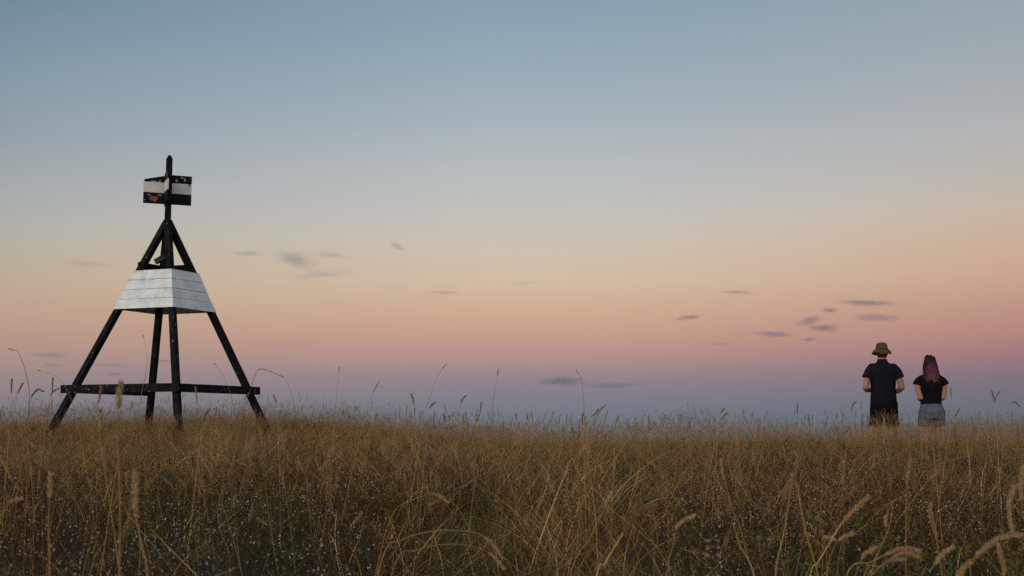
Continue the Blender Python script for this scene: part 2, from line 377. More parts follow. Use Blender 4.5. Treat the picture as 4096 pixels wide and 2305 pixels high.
vane([(MW/2+.022, VZ0+.005), (.285, VZ0+.005), (.285, VZ1), (MW/2+.022, VZ1)], -.010, .010, mF, math.pi/2)

# ------------------------------------------------------------------ people
def skin_mat():
    m, T, b = new_mat('skin', .55, .35); oc = objco(T); f = noise_tex(T, 9, 3, oc); T.links.new(ramp(f, [(.3, (.26, .125, .08, 1)), (.7, (.33, .165, .11, 1))], 'LINEAR', T), b.inputs['Base Color'])
    b.inputs['Subsurface Weight'].default_value = .08; b.inputs['Subsurface Radius'].default_value = (.02, .008, .004); return m
M_skin = skin_mat()
def cloth(name, c1, c2, sc=40): return plain(name, c1, c2, sc, .92, None, .08, .25, .002)
M_navy = cloth('navy_cotton', (.006, .006, .011), (.010, .010, .018)); M_blackc = cloth('black_cotton', (.0035, .0035, .004), (.006, .006, .007))
M_short = cloth('black_shorts', (.004, .004, .005), (.007, .007, .008)); M_hat = cloth('khaki_canvas', (.060, .038, .015), (.095, .062, .027), 30)
M_denim = cloth('faded_denim', (.045, .066, .092), (.095, .122, .155), 16)
M_shoe = cloth('dark_shoe', (.02, .02, .02), (.04, .04, .04)); M_hairm = cloth('brown_hair', (.02, .012, .008), (.04, .025, .015), 60)
def limb(mb, pts, rad, n=14, sub=4):
    """smooth tapered limb through the joints"""
    P = []; Q = []
    m = len(pts)
    for i in range(m-1):
        p0, p1, p2, p3 = (Vector(pts[max(i-1, 0)]), Vector(pts[i]), Vector(pts[i+1]), Vector(pts[min(i+2, m-1)]))
        for j in range(sub):
            t = j/sub; t2, t3 = t*t, t*t*t
            P.append(.5*((2*p1)+(p2-p0)*t+(2*p0-5*p1+4*p2-p3)*t2+(3*p1-p0-3*p2+p3)*t3)*1.0); Q.append(rad[i]*(1-t)+rad[i+1]*t)
    P.append(Vector(pts[-1])); Q.append(rad[-1]); mb.tube(P, Q, n)
    mb.ell(pts[0], (rad[0],)*3); mb.ell(pts[-1], (rad[-1],)*3)
def hand(mb, wrist, direc, side, s=1.0):
    """palm, four bent fingers and a thumb; fingers curl inward (towards -side) """
    d = Vector(direc).normalized(); up = Vector((0, 0, 1)); up = (up-d*up.dot(d)).normalized(); inn = Vector((-side, 0, 0)); inn = (inn-d*inn.dot(d)-up*inn.dot(up)).normalized()
    w = Vector(wrist); pc = w+d*.05*s
    for k in range(5): limb(mb, [w+up*(k-2)*.012*s, w+d*.085*s+up*(k-2)*.0165*s], [.013*s, .012*s], 8, 2)
    for k, ln in enumerate((.075, .088, .082, .064)):
        b0 = w+d*.085*s+up*(1.5-k)*.0205*s; l = ln*s
        b1 = b0+d*l*.45+inn*l*.12; b2 = b1+d*l*.18+inn*l*.28; b3 = b2-d*l*.10+inn*l*.22
        limb(mb, [b0, b1, b2, b3], [.0088*s, .0082*s, .0078*s, .0065*s], 8, 2)
    t0 = w+d*.02*s+up*.022*s; t1 = t0+d*.035*s+up*.022*s+inn*.015*s; t2 = t1+d*.03*s+up*.004*s+inn*.018*s
    limb(mb, [t0, t1, t2], [.013*s, .010*s, .0085*s], 8, 2)
def head(mb, c, s=1.0):
    x, y, z = c
    mb.ell((x, y-.008*s, z+.03*s), (.076*s, .094*s, .088*s), 20, 12)
    mb.ell((x, y+.022*s, z-.03*s), (.060*s, .066*s, .085*s), 18, 12)
    mb.ell((x, y+.045*s, z-.085*s), (.030*s, .03*s, .026*s))                                # chin
    limb(mb, [(x, y+.084*s, z+.02*s), (x, y+.100*s, z-.018*s), (x, y+.106*s, z-.030*s)], [.010*s, .013*s, .015*s], 10, 3)      # nose
    limb(mb, [(x-.022*s, y+.084*s, z-.058*s), (x, y+.091*s, z-.057*s), (x+.022*s, y+.084*s, z-.058*s)], [.006*s, .010*s, .006*s], 8, 3)
    for q in (-1, 1):
        mb.ell((x+q*.077*s, y-.004*s, z-.008*s), (.010*s, .020*s, .033*s), 12, 8)           # ear
        limb(mb, [(x+q*.015*s, y+.080*s, z+.030*s), (x+q*.045*s, y+.068*s, z+.032*s)], [.009*s, .007*s], 8, 2)   # brow
def foot(mb, x, y, s=1.0):
    limb(mb, [(x, y-.05*s, .045*s), (x, y+.06*s, .045*s), (x, y+.17*s, .032*s)], [.043*s, .044*s, .034*s], 12, 3)
def place(px, hem_px_y, D, ground_pxy):
    p = at(px, ground_pxy, D); return p

# --- man
pm = at(3541, 1861, 19.85); gman = min(pm.z, gz(pm.x, pm.y)+.02); pm.z = gz(pm.x, pm.y)
SM = 1.0
man = empty('person', pm, R(-3)); tag(man, 'standing person in a khaki bucket hat, navy T-shirt and black shorts, seen from behind', 'person')
dzm = at(3541, 1861, 19.85).z-pm.z        # keep the photographed height if the ground differs a little
mb = MB()
mb.rings([(0, 0, .84+dzm, .15, .11), (0, -.01, .93+dzm, .168, .125), (0, 0, 1.03+dzm, .158, .108), (0, 0, 1.15+dzm, .160, .108), (0, -.005, 1.30+dzm, .178, .118), (0, -.01, 1.40+dzm, .178, .112), (0, -.012, 1.46+dzm, .135, .085), (0, -.008, 1.50+dzm, .072, .066)])
limb(mb, [(0, -.012, 1.44+dzm), (0, 0, 1.52+dzm), (0, .012, 1.60+dzm)], [.066, .058, .056])
head(mb, (0, .02, 1.645+dzm), 1.0)
for q in (-1, 1):
    limb(mb, [(q*.165, -.01, 1.425+dzm), (q*.230, -.03, 1.28+dzm), (q*.262, -.045, 1.135+dzm)], [.058, .050, .042])
    wr = (q*.105, .20, (1.10 if q < 0 else 1.06)+dzm)
    limb(mb, [(q*.262, -.045, 1.135+dzm), (q*.225, .06, 1.105+dzm if q < 0 else 1.085+dzm), wr], [.043, .041, .028])
    hand(mb, wr, Vector((-q*.055, .09, .005)), q)
    limb(mb, [(q*.088, 0, .88+dzm), (q*.100, .005, .66+dzm*.7), (q*.105, 0, .49), (q*.108, -.012, .33), (q*.110, -.018, .09)], [.092, .080, .058, .060, .036])
    limb(mb, [(q*.110, -.018, .09), (q*.115, .03, .055), (q*.118, .11, .035)], [.04, .04, .03])
remeshed(mb, 'body', M_skin, man, .0065, 3)
mb = MB()
mb.rings([(0, 0, .908+dzm, .190, .140), (0, -.002, 1.0+dzm, .184, .136), (0, 0, 1.12+dzm, .174, .128), (0, -.004, 1.26+dzm, .192, .135), (0, -.01, 1.38+dzm, .198, .130), (0, -.012, 1.445+dzm, .175, .112), (0, -.012, 1.485+dzm, .115, .09), (0, -.010, 1.515+dzm, .074, .072), (0, -.008, 1.550+dzm, .070, .070)])
for q in (-1, 1):
    sp = [(q*.150, -.01, 1.425+dzm), (q*.205, -.02, 1.36+dzm), (q*.240, -.030, 1.268+dzm)]; P = [Vector(p) for p in sp]
    mb.ell(sp[0], (.072, .075, .068)); mb.tube([P[0], P[0].lerp(P[1], .5), P[1], P[1].lerp(P[2], .6), P[2]], [.070, .070, .069, .071, .074], 18)
remeshed(mb, 'shirt', M_navy, man, .008, 3, .010, (7, 7, 5), 3)
mb = MB()
mb.rings([(0, -.005, .80+dzm, .205, .140), (0, -.01, .90+dzm, .196, .142), (0, 0, .945+dzm, .180, .130)])
for q in (-1, 1): mb.rings([(q*.115, 0, .500, .098, .108), (q*.108, 0, .62, .099, .112), (q*.100, 0, .76, .103, .124), (q*.09, -.005, .84+dzm, .110, .132)])
remeshed(mb, 'shorts', M_short, man, .008, 3, .012, (8, 8, 6), 7)
for q in (-1, 1):
    mb = MB(); foot(mb, q*.116, .015, 1.08); remeshed(mb, 'shoe', M_shoe, man, .008, 3)
    mb = MB(); mb.tube([(q*.110, -.018, .07), (q*.110, -.018, .16)], [.046, .048], 16); mb.build('sock', M_shoe, man, smooth=True)
mb = MB()
hc = (0, .018, 0); prof = [(.0, 1.800), (.030, 1.7985), (.058, 1.790), (.076, 1.770), (.083, 1.745), (.086, 1.712), (.090, 1.700), (.110, 1.686), (.129, 1.664), (.143, 1.636), (.141, 1.630), (.125, 1.655), (.106, 1.678), (.086, 1.690), (.078, 1.712), (.07, 1.755), (.0, 1.775)]
n = 40; vs = []; fs = []
for i, (r_, z_) in enumerate(prof):
    for k in range(n):
        a = 2*math.pi*k/n; br = max(0, (r_-.088)/.05)
        wv = br*(.010*math.sin(2*a+.6)+.006*math.sin(5*a+1)); rr_ = r_*(1+.04*br*math.sin(3*a)); dent = -.006*math.exp(-((a-1.6)/.5)**2)*(1 if z_ > 1.78 else 0)
        vs.append((hc[0]+rr_*math.cos(a), hc[1]+rr_*1.10*math.sin(a), z_+dzm+wv+dent))
for i in range(len(prof)-1):
    for k in range(n): fs.append((i*n+k, (i+1)*n+k, (i+1)*n+(k+1) % n, i*n+(k+1) % n))
mb.add(vs, fs); ho = mb.build('bucket_hat', M_hat, man, smooth=True)
mb = MB(); mb.tube([(hc[0]+.0885*math.cos(a), hc[1]+.0885*1.1*math.sin(a), 1.705+dzm) for a in np.linspace(0, 2*math.pi, 33)], .0045, 6); mb.build('hat_band', cloth('hat_band', (.035, .026, .012), (.05, .037, .018)), ho)
mb = MB(); mb.rings([(0, .004, 1.575+dzm, .060, .072), (0, .000, 1.60+dzm, .070, .084), (0, .0, 1.66+dzm, .0795, .094), (0, .0, 1.70+dzm, .080, .094)], 20)
remeshed(mb, 'hair', M_hairm, man, .009, 3, .006, (30, 30, 20))

# --- woman
DW = 19.2; pwf = at(3733, 1890, DW); pw = pwf.copy(); pw.z = gz(pw.x, pw.y); dz = pwf.z-pw.z
wom = empty('person', pw, R(2)); tag(wom, 'standing person with long wavy brown-purple hair, black T-shirt and denim shorts, seen from behind', 'person')
mb = MB()
mb.rings([(0, 0, .78+dz, .14, .11), (0, -.015, .87+dz, .166, .128), (0, -.005, .97+dz, .138, .10), (0, 0, 1.04+dz, .125, .09), (0, 0, 1.16+dz, .138, .10), (0, -.004, 1.27+dz, .152, .104), (0, -.01, 1.335+dz, .138, .088), (0, -.01, 1.375+dz, .09, .07), (0, -.006, 1.40+dz, .056, .052)])
limb(mb, [(0, -.012, 1.36+dz), (0, -.002, 1.42+dz), (0, .008, 1.49+dz)], [.054, .046, .046])
head(mb, (0, .015, 1.535+dz), .93)
for q in (-1, 1):
    ex = .158 if q < 0 else .168
    limb(mb, [(q*.145, -.01, 1.325+dz), (q*.192, -.02, 1.20+dz), (q*ex, -.035, 1.055+dz)], [.047, .041, .035])
    wr = (q*.075, .17, 1.04+dz)
    limb(mb, [(q*ex, -.035, 1.055+dz), (q*(ex-.02), .06, 1.035+dz), wr], [.036, .033, .023])
    hand(mb, wr, Vector((-q*.06, .07, .01)), q, .9)
    limb(mb, [(q*.080, -.005, .83+dz), (q*.092, 0, .66+dz*.7), (q*.088, 0, .46), (q*.088, -.014, .30), (q*.088, -.015, .085)], [.088, .078, .050, .052, .032])
    limb(mb, [(q*.088, -.015, .08), (q*.092, .03, .05), (q*.095, .095, .03)], [.035, .035, .026])
remeshed(mb, 'body', M_skin, wom, .0065, 3)
mb = MB()
mb.rings([(0, -.002, .935+dz, .150, .118), (0, 0, .99+dz, .146, .108), (0, 0, 1.05+dz, .142, .102), (0, 0, 1.14+dz, .152, .110), (0, -.004, 1.25+dz, .166, .118), (0, -.010, 1.325+dz, .156, .102), (0, -.012, 1.368+dz, .108, .082), (0, -.010, 1.395+dz, .070, .062)])
for q in (-1, 1):
    P = [Vector((q*.128, -.01, 1.325+dz)), Vector((q*.178, -.016, 1.285+dz)), Vector((q*.205, -.02, 1.232+dz))]
    mb.ell(P[0], (.058, .062, .052)); mb.tube([P[0], P[0].lerp(P[1], .5), P[1], P[1].lerp(P[2], .6), P[2]], [.056, .057, .056, .057, .059], 18)
remeshed(mb, 'shirt', M_blackc, wom, .007, 3, .007, (9, 9, 6), 9)
mb = MB()
mb.rings([(0, -.01, .76+dz, .186, .138), (0, -.018, .86+dz, .184, .148), (0, -.01, .93+dz, .158, .126), (0, -.006, .965+dz, .146, .114)])
for q in (-1, 1): mb.rings([(q*.097, 0, .655+dz, .095, .104), (q*.094, 0, .70+dz, .093, .11), (q*.09, -.006, .78+dz, .098, .128)])
remeshed(mb, 'denim_shorts', M_denim, wom, .008, 3, .006, (10, 10, 8), 2)
for q in (-1, 1): mb = MB(); mb.beam((q*.085-.045, -.158, .80+dz), (q*.085+.045, -.158, .80+dz), .012, .095); mb.build('back_pocket', M_denim, wom, bevel=.004)
for q in (-1, 1):
    mb = MB(); foot(mb, q*.093, .012, .95); remeshed(mb, 'shoe', M_shoe, wom, .008, 3)
# long wavy hair, dark at the crown, dyed in the middle, paler ends
m_lh, T, b = new_mat('long_hair', .75, .12); oc = objco(T); s_ = T.nodes.new('ShaderNodeSeparateXYZ'); T.links.new(oc, s_.inputs[0])
zf = math_('ADD', maprange(s_.outputs[2], 1.20+dz, 1.665+dz, T=T), maprange(noise_tex(T, 30, 3, oc), .3, .7, -.08, .08, T=T), T=T)
hair_c = ramp(zf, [(0, (.12, .055, .042, 1)), (.25, (.11, .045, .045, 1)), (.42, (.085, .030, .050, 1)), (.62, (.085, .018, .055, 1)), (.78, (.028, .008, .014, 1)), (1, (.006, .0035, .0035, 1))], 'LINEAR', T)
ax_ = math_('ABSOLUTE', math_('ADD', s_.outputs[0], maprange(noise_tex(T, 18, 2, oc), .3, .7, -.02, .02, T=T), T=T), T=T)
hair_c = mixc(maprange(ax_, .025, .085, 0, .75, T=T, smooth=True), hair_c, (.035, .014, .016, 1), T)
T.links.new(hair_c, b.inputs['Base Color'])
mb = MB()
mb.rings([(0, -.06, 1.225+dz, .085, .02), (0, -.085, 1.27+dz, .108, .035), (0, -.075, 1.36+dz, .102, .045), (0, -.05, 1.44+dz, .098, .065), (0, -.02, 1.52+dz, .088, .085), (0, -.005, 1.585+dz, .083, .095), (0, .0, 1.63+dz, .066, .078), (0, .0, 1.655+dz, .034, .04)], 24)
hair = remeshed(mb, 'hair', m_lh, wom, .008, 3, .016, (26, 26, 9), 4)
mb = MB()
for i in range(1500):
    a = random.uniform(math.pi*.98, math.pi*2.02); e = random.random()**.7; stray = random.random() < .12
    top = Vector((.075*math.cos(a)*e, .085*math.sin(a)*e, 1.655-.045*e*e+dz)); zend = 1.205+abs(random.gauss(0, .035))+dz+.03*abs(math.cos(a))
    xe = .118*math.cos(a)+random.gauss(0, .03 if stray else .010); ye = -.105+.03*abs(math.cos(a))+random.gauss(0, .01); ph = random.uniform(0, 6.28); am = random.uniform(.004, .011)
    path = []
    for j in range(11):
        t = j/10; z_ = top.z+(zend-top.z)*t
        w_ = min(1, t*2.6); bulge = 1+.16*math.sin(math.pi*min(1, t*1.7)); x0_ = top.x+(.090*math.cos(a)-top.x)*w_; y0_ = top.y+(.095*math.sin(a)-.008-top.y)*w_
        k2 = max(0, (t-.35)/.65); x_ = x0_*(bulge)+(xe-x0_)*k2; y_ = y0_+(ye-y0_)*k2
        path.append((x_+am*k2**.5*math.sin(ph+t*17), y_+am*k2**.5*math.cos(ph+t*15), z_))
    mb.ribbon(path, [.003]*9+[.0022, .0008], (1, 1, 1))
o = mb.build('hair_strands', m_lh, hair)

# ------------------------------------------------------------------ vegetation library
STRAW = [(.34, .225, .085), (.42, .29, .125), (.26, .165, .055), (.17, .10, .034), (.52, .38, .19), (.32, .19, .055)]
BROWN = [(.075, .043, .014), (.045, .029, .012), (.11, .066, .021)]
BRIGHT = [(.62, .44, .20), (.54, .38, .15), (.70, .54, .30), (.46, .30, .10)]
GREEN = [(.036, .062, .012), (.052, .082, .014), (.08, .105, .022), (.025, .045, .010)]
SEED = [(.36, .26, .155), (.42, .31, .19), (.31, .215, .125), (.25, .17, .10)]
PURP = [(.050, .028, .022), (.065, .038, .030), (.040, .024, .018), (.085, .055, .035)]
WHITE = [(.58, .52, .64), (.42, .37, .48), (.52, .48, .58)]
def jit(c, a=.18): k = 1+random.uniform(-a, a); return tuple(max(0, x*k) for x in c)
def pick(*ls): return jit(random.choice(random.choice(ls)))
def arc(base, h, lean, curl, az_, seg, wob=0.):
    d = Vector((math.cos(az_), math.sin(az_), 0)); s = Vector((-d.y, d.x, 0)); out = []; ph = random.uniform(0, 6)
    for i in range(seg+1):
        t = i/seg; out.append(Vector(base)+d*(h*(lean*t+curl*t*t))+Vector((0, 0, h*(t-.45*curl*t*t*t)))+s*(wob*h*math.sin(ph+t*4)*t))
    return out
def blade(mb, rad, h, lean, curl, w, col, seg=4, wob=.05, base=None):
    a = random.uniform(0, 6.283); r = rad*math.sqrt(random.random()); b0 = base or (r*math.cos(a), r*math.sin(a), -.02)
    p = arc(b0, h, lean, curl, random.uniform(0, 6.283), seg, wob); ws = [w*(1-.85*(i/seg)**2) for i in range(seg+1)]
    mb.ribbon(p, ws, col); return p
def headpath(p, ln):
    """last stretch of a stem path, of length ln, resampled tip first"""
    out = [p[-1]]; rest = ln; i = len(p)-1
    while rest > 0 and i > 0:
        d = (p[i-1]-p[i]); 
        if d.length >= rest: out.append(p[i]+d.normalized()*rest); rest = 0
        else: out.append(p[i-1]); rest -= d.length; i -= 1
    return out
def sample(path, t):
    L_ = [(path[i+1]-path[i]).length for i in range(len(path)-1)]; S = sum(L_); x = t*S
    for i, l in enumerate(L_):
        if x <= l or i == len(L_)-1: return path[i].lerp(path[i+1], min(1, x/max(l, 1e-6))), (path[i]-path[i+1]).normalized()
        x -= l
def seedhead(mb, path, width, n, ln, w, lobes=0, cols=None, whisk=.0, spread=.55):
    """dense spike of grains along path (tip first). lobes > 0 gives the clumped outline of cocksfoot"""
    cols = cols or SEED; base = random.choice(cols)
    for i in range(n):
        t = random.random(); p, d = sample(path, t); env = math.sin(math.pi*min(1, .12+t*.95))**.6
        if lobes: env *= .55+.75*abs(math.sin(t*lobes*math.pi+.5))
        u = d.orthogonal().normalized(); a = random.uniform(0, 6.283); rad = (Matrix.Rotation(a, 3, d) @ u)
        r = width*.5*env*random.random()**.5
        mb.grain(p+rad*r*.7, d+rad*spread*random.uniform(.4, 1.5), ln*random.uniform(.6, 1.25), w, jit(random.choice((base, base, random.choice(cols))), .35))
        if whisk and random.random() < .5: mb.ribbon([p+rad*r, p+rad*(r+whisk)+d*whisk*1.2], [.0004, .0002], jit(base, .2))
def clump_tangle(seed, n=70, rad=.16, flat=0., hmax=.42, green=.15, wk=1., nb=7, comb=0.):
    """dead blades, a few green ones and bright straws; comb > 0 lays them over one way, as the wind does"""
    random.seed(seed); mb = MB(); a0 = random.uniform(0, 6.283)
    def azi(): return random.gauss(a0, .45) if random.random() < comb else random.uniform(0, 6.283)
    def one(h, lean, curl, w, col, seg, wob):
        a = random.uniform(0, 6.283); r = rad*math.sqrt(random.random())
        p = arc((r*math.cos(a), r*math.sin(a), -.02), h, lean, curl, azi(), seg, wob); mb.ribbon(p, [w*(1-.8*(k/seg)**2) for k in range(seg+1)], col)
    for i in range(n):
        g = random.random() < green; h = random.uniform(.16, hmax)*(.8 if g else 1)
        one(h, abs(random.gauss(.15+flat+.25*comb, .25)), random.uniform(.1, .9+flat), random.uniform(.0012, .0024)*(1.5 if g else 1)*wk, pick(GREEN) if g else pick(STRAW, BROWN, BROWN), 5, .05)
    for i in range(nb):
        one(random.uniform(.22, hmax*1.12), abs(random.gauss(.25+flat+.3*comb, .3)), random.uniform(0, .8+flat), random.uniform(.0018, .0033)*wk, jit(random.choice(BRIGHT), .25), 7, .10)
    return mb
def clump_green(seed, n=60, rad=.15):
    random.seed(seed); mb = MB()
    for i in range(n):
        blade(mb, rad, random.uniform(.07, .24), abs(random.gauss(.3, .3)), random.uniform(.2, 1.2), random.uniform(.002, .004), pick(GREEN, GREEN, BROWN), 4)
    for i in range(40):
        a = random.uniform(0, 6.28); r = rad*random.random()**.5; p = Vector((r*math.cos(a), r*math.sin(a), random.uniform(.03, .2)))
        d = Vector((random.uniform(-1, 1), random.uniform(-1, 1), random.uniform(-.1, .6))).normalized(); mb.ribbon([p, p+d*.008, p+d*.016], [.002, .009, .001], pick(GREEN), d.orthogonal().normalized())
    return mb
def clump_bent(seed, n=12, rad=.16, hmin=.34, hmax=.60):
    """thin stems carrying open wispy panicles"""
    random.seed(seed); mb = MB()
    for i in range(n):
        c = pick(STRAW, BROWN); p = blade(mb, rad, random.uniform(hmin, hmax), abs(random.gauss(.08, .14)), random.uniform(0, .35), .0013, c, 6, .03)
        hp = headpath(p, random.uniform(.07, .12)); sc = pick(SEED, STRAW)
        for j in range(16):
            q, d = sample(hp, j/16); u = Matrix.Rotation(random.uniform(0, 6.28), 3, d) @ d.orthogonal().normalized()
            ln = .010+.022*(j/16); e = q+(u*.8+d).normalized()*ln; mb.ribbon([q, e], [.0005, .0004], sc)
            for k in range(2): mb.grain(e+u*random.uniform(-.004, .004), d+u*.5, .0045, .0016, jit(sc))
    return mb
def clump_seed(seed, n=3, rad=.12, hmin=.44, hmax=.72, kind=0):
    """stems with stout seed heads"""
    random.seed(seed); mb = MB()
    for i in range(n):
        c = pick(STRAW, SEED); p = blade(mb, rad, random.uniform(hmin, hmax), abs(random.gauss(.10, .16)), random.choice((0, .1, .25, .5)), .0018, c, 9, .03)
        ln = random.uniform(.05, .095); hp = headpath(p, ln)
        seedhead(mb, hp, random.uniform(.007, .012), int(95*ln/.07), .008, .0026, lobes=random.choice((0, 3, 4)) if kind == 0 else 0)
        if random.random() < .6: blade(mb, .02, random.uniform(.2, .4), .4, .5, .0028, pick(STRAW), 5)
    return mb
def clump_flower(seed, n=14, rad=.17, hmin=.20, hmax=.36, fl=.5, big=1.):
    """dark whorled stems dotted with small pale lilac flowers"""
    random.seed(seed); mb = MB()
    for i in range(n):
        c = pick(PURP); p = blade(mb, rad, random.uniform(hmin, hmax), abs(random.gauss(.12, .2)), random.uniform(0, .4), .0022, c, 6, .05)
        hp = headpath(p, random.uniform(.06, .15)); W_ = random.randint(4, 8)
        for j in range(W_):
            q, d = sample(hp, j/W_); u0 = d.orthogonal().normalized()
            for k in range(7):
                u = Matrix.Rotation(random.uniform(0, 6.28), 3, d) @ u0
                mb.grain(q+u*.001, u+d*.6, random.uniform(.005, .009)*big, .003*big, pick(PURP))
            for k in range(1):
                if random.random() < fl:
                    u = Matrix.Rotation(random.uniform(0, 6.28), 3, d) @ u0; e = q+(u+d*.4)*.007*big; v = u.cross(d).normalized(); wc = pick(WHITE); s_ = .0026*big
                    # a tiny lipped corolla: two petals up, three down
                    mb.add([e, e+v*s_+d*s_, e+d*s_*1.4+u*s_*.4, e-v*s_+d*s_, e-v*s_*1.3-d*s_*.8+u*s_*.5, e-d*s_*1.7+u*s_*.8, e+v*s_*1.3-d*s_*.8+u*s_*.5], [(0, 1, 2), (0, 2, 3), (0, 4, 5), (0, 5, 6)], wc)
        for k in range(6):
            q, d = sample(p, random.random()); u = Matrix.Rotation(random.uniform(0, 6.28), 3, Vector((0, 0, 1))) @ Vector((1, 0, .3)); mb.ribbon([q, q+u*.006, q+u*.013], [.001, .005, .0008], pick(GREEN, PURP), Vector((-u.y, u.x, 0)))
    return mb
def clump_spike(seed, n=2, rad=.10):
    """tall dead flower spikes with dark stacked whorls"""
    random.seed(seed); mb = MB()
    for i in range(n):
        c = pick(PURP); p = blade(mb, rad, random.uniform(.34, .50), abs(random.gauss(.03, .06)), 0, .003, c, 8, .02); hp = headpath(p, random.uniform(.10, .2)); W_ = 9
        for j in range(W_):
            q, d = sample(hp, j/W_); u0 = d.orthogonal().normalized(); r = .004+.006*j/W_
            for k in range(14): u = Matrix.Rotation(k*.45+random.uniform(-.2, .2), 3, d) @ u0; mb.grain(q+u*r*.5, u+d*.25, r*1.1, .004, jit(random.choice(PURP), .3))
    return mb
M_grass = grass_mat('dry_grass', .32, .12, .25); M_flow = grass_mat('wildflower', .2, .2, .1); M_stalk = grass_mat('seeding_grass', .2, .25, .08)

# ------------------------------------------------------------------ scattering (stuff)
def scatter_tree(name):
    ng = bpy.data.node_groups.new(name, 'GeometryNodeTree')
    ng.interface.new_socket('Geometry', in_out='INPUT', socket_type='NodeSocketGeometry'); ng.interface.new_socket('Geometry', in_out='OUTPUT', socket_type='NodeSocketGeometry')
    gi = ng.nodes.new('NodeGroupInput'); gout = ng.nodes.new('NodeGroupOutput'); ip = ng.nodes.new('GeometryNodeInstanceOnPoints')
    ci = ng.nodes.new('GeometryNodeCollectionInfo'); ci.inputs['Separate Children'].default_value = True; ci.inputs['Reset Children'].default_value = True
    def attr(nm, dt): n = ng.nodes.new('GeometryNodeInputNamedAttribute'); n.data_type = dt; n.inputs['Name'].default_value = nm; return n.outputs[0]
    ng.links.new(gi.outputs[0], ip.inputs['Points']); ng.links.new(ci.outputs[0], ip.inputs['Instance']); ip.inputs['Pick Instance'].default_value = True
    ng.links.new(attr('idx', 'INT'), ip.inputs['Instance Index']); ng.links.new(attr('rot', 'FLOAT_VECTOR'), ip.inputs['Rotation']); ng.links.new(attr('scl', 'FLOAT'), ip.inputs['Scale'])
    ng.links.new(ip.outputs[0], gout.inputs[0]); return ng, ci
def scatter(name, label, cat, mbs, mat, x, y, idx, scl, tilt=.12):
    c = bpy.data.collections.new(name+'_sources')
    for i, mb in enumerate(mbs):
        o = mb.build('tuft_%02d' % i, mat, link=False); c.objects.link(o)
    n = len(x); m = bpy.data.meshes.new(name); z = ground_z(x, y)
    m.vertices.add(n); m.vertices.foreach_set('co', np.stack([x, y, z], -1).astype(np.float32).ravel())
    a = m.attributes.new('idx', 'INT', 'POINT'); a.data.foreach_set('value', idx.astype(np.int32))
    a = m.attributes.new('scl', 'FLOAT', 'POINT'); a.data.foreach_set('value', scl.astype(np.float32))
    r = np.stack([rng.normal(0, tilt, n), rng.normal(0, tilt, n), rng.uniform(0, 6.283, n)], -1).astype(np.float32)
    a = m.attributes.new('rot', 'FLOAT_VECTOR', 'POINT'); a.data.foreach_set('vector', r.ravel()); m.update()
    m.materials.append(mat); o = bpy.data.objects.new(name, m); COL.objects.link(o)
    ng, ci = scatter_tree(name); ci.inputs['Collection'].default_value = c
    md = o.modifiers.new('scatter', 'NODES'); md.node_group = ng; tag(o, label, cat, kind='stuff'); return o
def field(density, y0, y1, margin=2.2):
    """points over the fan of ground in front of the camera and a step beside it"""
    area = (.42*(y0+y1)+2*margin)*(y1-y0); n = int(area*density*1.6)
    y = rng.uniform(y0, y1, n); xm = .42*y1+margin; x = rng.uniform(-xm, xm, n); n_keep = np.abs(x) < .42*y+margin
    x, y = x[n_keep], y[n_keep]
    k = int(area*density); return x[:k], y[:k]
def vnoise(x, y, s, seed=0):
    return np.array([mnoise.noise(Vector((a*s+seed, b*s-seed, seed*.37))) for a, b in zip(x, y)])
def tanmask(x, y):   # the dry tangled swathe without flowers
    u = x/np.maximum(y, .5); return np.exp(-((u-.035)/.105)**2)*sst(9.5, 6, y) + .9*np.exp(-((u+.22)/.3)**2)*sst(8.5, 12, y)
def keep_clear(x, y):   # no tall stalk right at the lens, none inside the legs of the people
    return np.ones(len(x), bool)

# 1 tangled dry grass
tang = [clump_tangle(100+i, 75, .17, flat=.0 if i < 5 else .35, hmax=.40 if i < 5 else .34, green=.16 if i < 5 else .08, comb=.7 if i in (1, 3, 4) or i > 5 else .2) for i in range(9)]
tang += [clump_tangle(130+i, 60, .18, flat=.08, hmax=.37, green=.18, wk=1.4, nb=7, comb=.75) for i in range(5)]
tang += [clump_tangle(150+i, 150, .20, flat=.55, hmax=.34, green=.04, wk=.8, nb=8, comb=.9) for i in range(3)]      # laid-over tussock      # coarse tufts
x, y = field(17, .9, 29)
nz = vnoise(x, y, .5, 3); tm = np.clip(tanmask(x, y), 0, 1)
idx = np.where(rng.random(len(x)) < .25+.7*tm*(y < 9), rng.integers(5, 9, len(x)), rng.integers(0, 5, len(x)))
tus = np.exp(-((x-.12)/.55)**2-((y-3.5)/.9)**2); idx = np.where(rng.random(len(x)) < 1.3*tus, rng.integers(14, 17, len(x)), idx)
idx = np.where(rng.random(len(x)) < .75*sst(5, 10, y), rng.integers(9, 14, len(x)), idx)
keep = rng.random(len(x)) < np.clip(.18+.65*tm+.55*sst(4, 10, y)+nz*.8, .14, 1)
scl = np.clip(rng.normal(.90, .16, len(x)), .55, 1.25)*np.where(y < 2.4, .7, 1)*(1+.35*vnoise(x, y, .9, 61))*(1-.38*np.exp(-((x+4.3)/2.1)**2-((y-15.6)/2.0)**2))
scatter('meadow_grass', 'dense tangled dry brown meadow grass covering the hilltop', 'grass', tang, M_grass, x[keep], y[keep], idx[keep], scl[keep])
# 2 low green undergrowth
x, y = field(13, .9, 26); keep = rng.random(len(x)) < np.clip(.8-.55*tanmask(x, y)+vnoise(x, y, .7, 9)*.8, .08, 1)
scatter('green_undergrowth', 'low dark green leaves under the dry grass', 'undergrowth', [clump_green(200+i) for i in range(5)], M_grass, x[keep], y[keep], rng.integers(0, 5, keep.sum()), rng.uniform(.8, 1.25, keep.sum())*np.where((x[keep] > .5) & (y[keep] < 6), 1.25, 1.0))
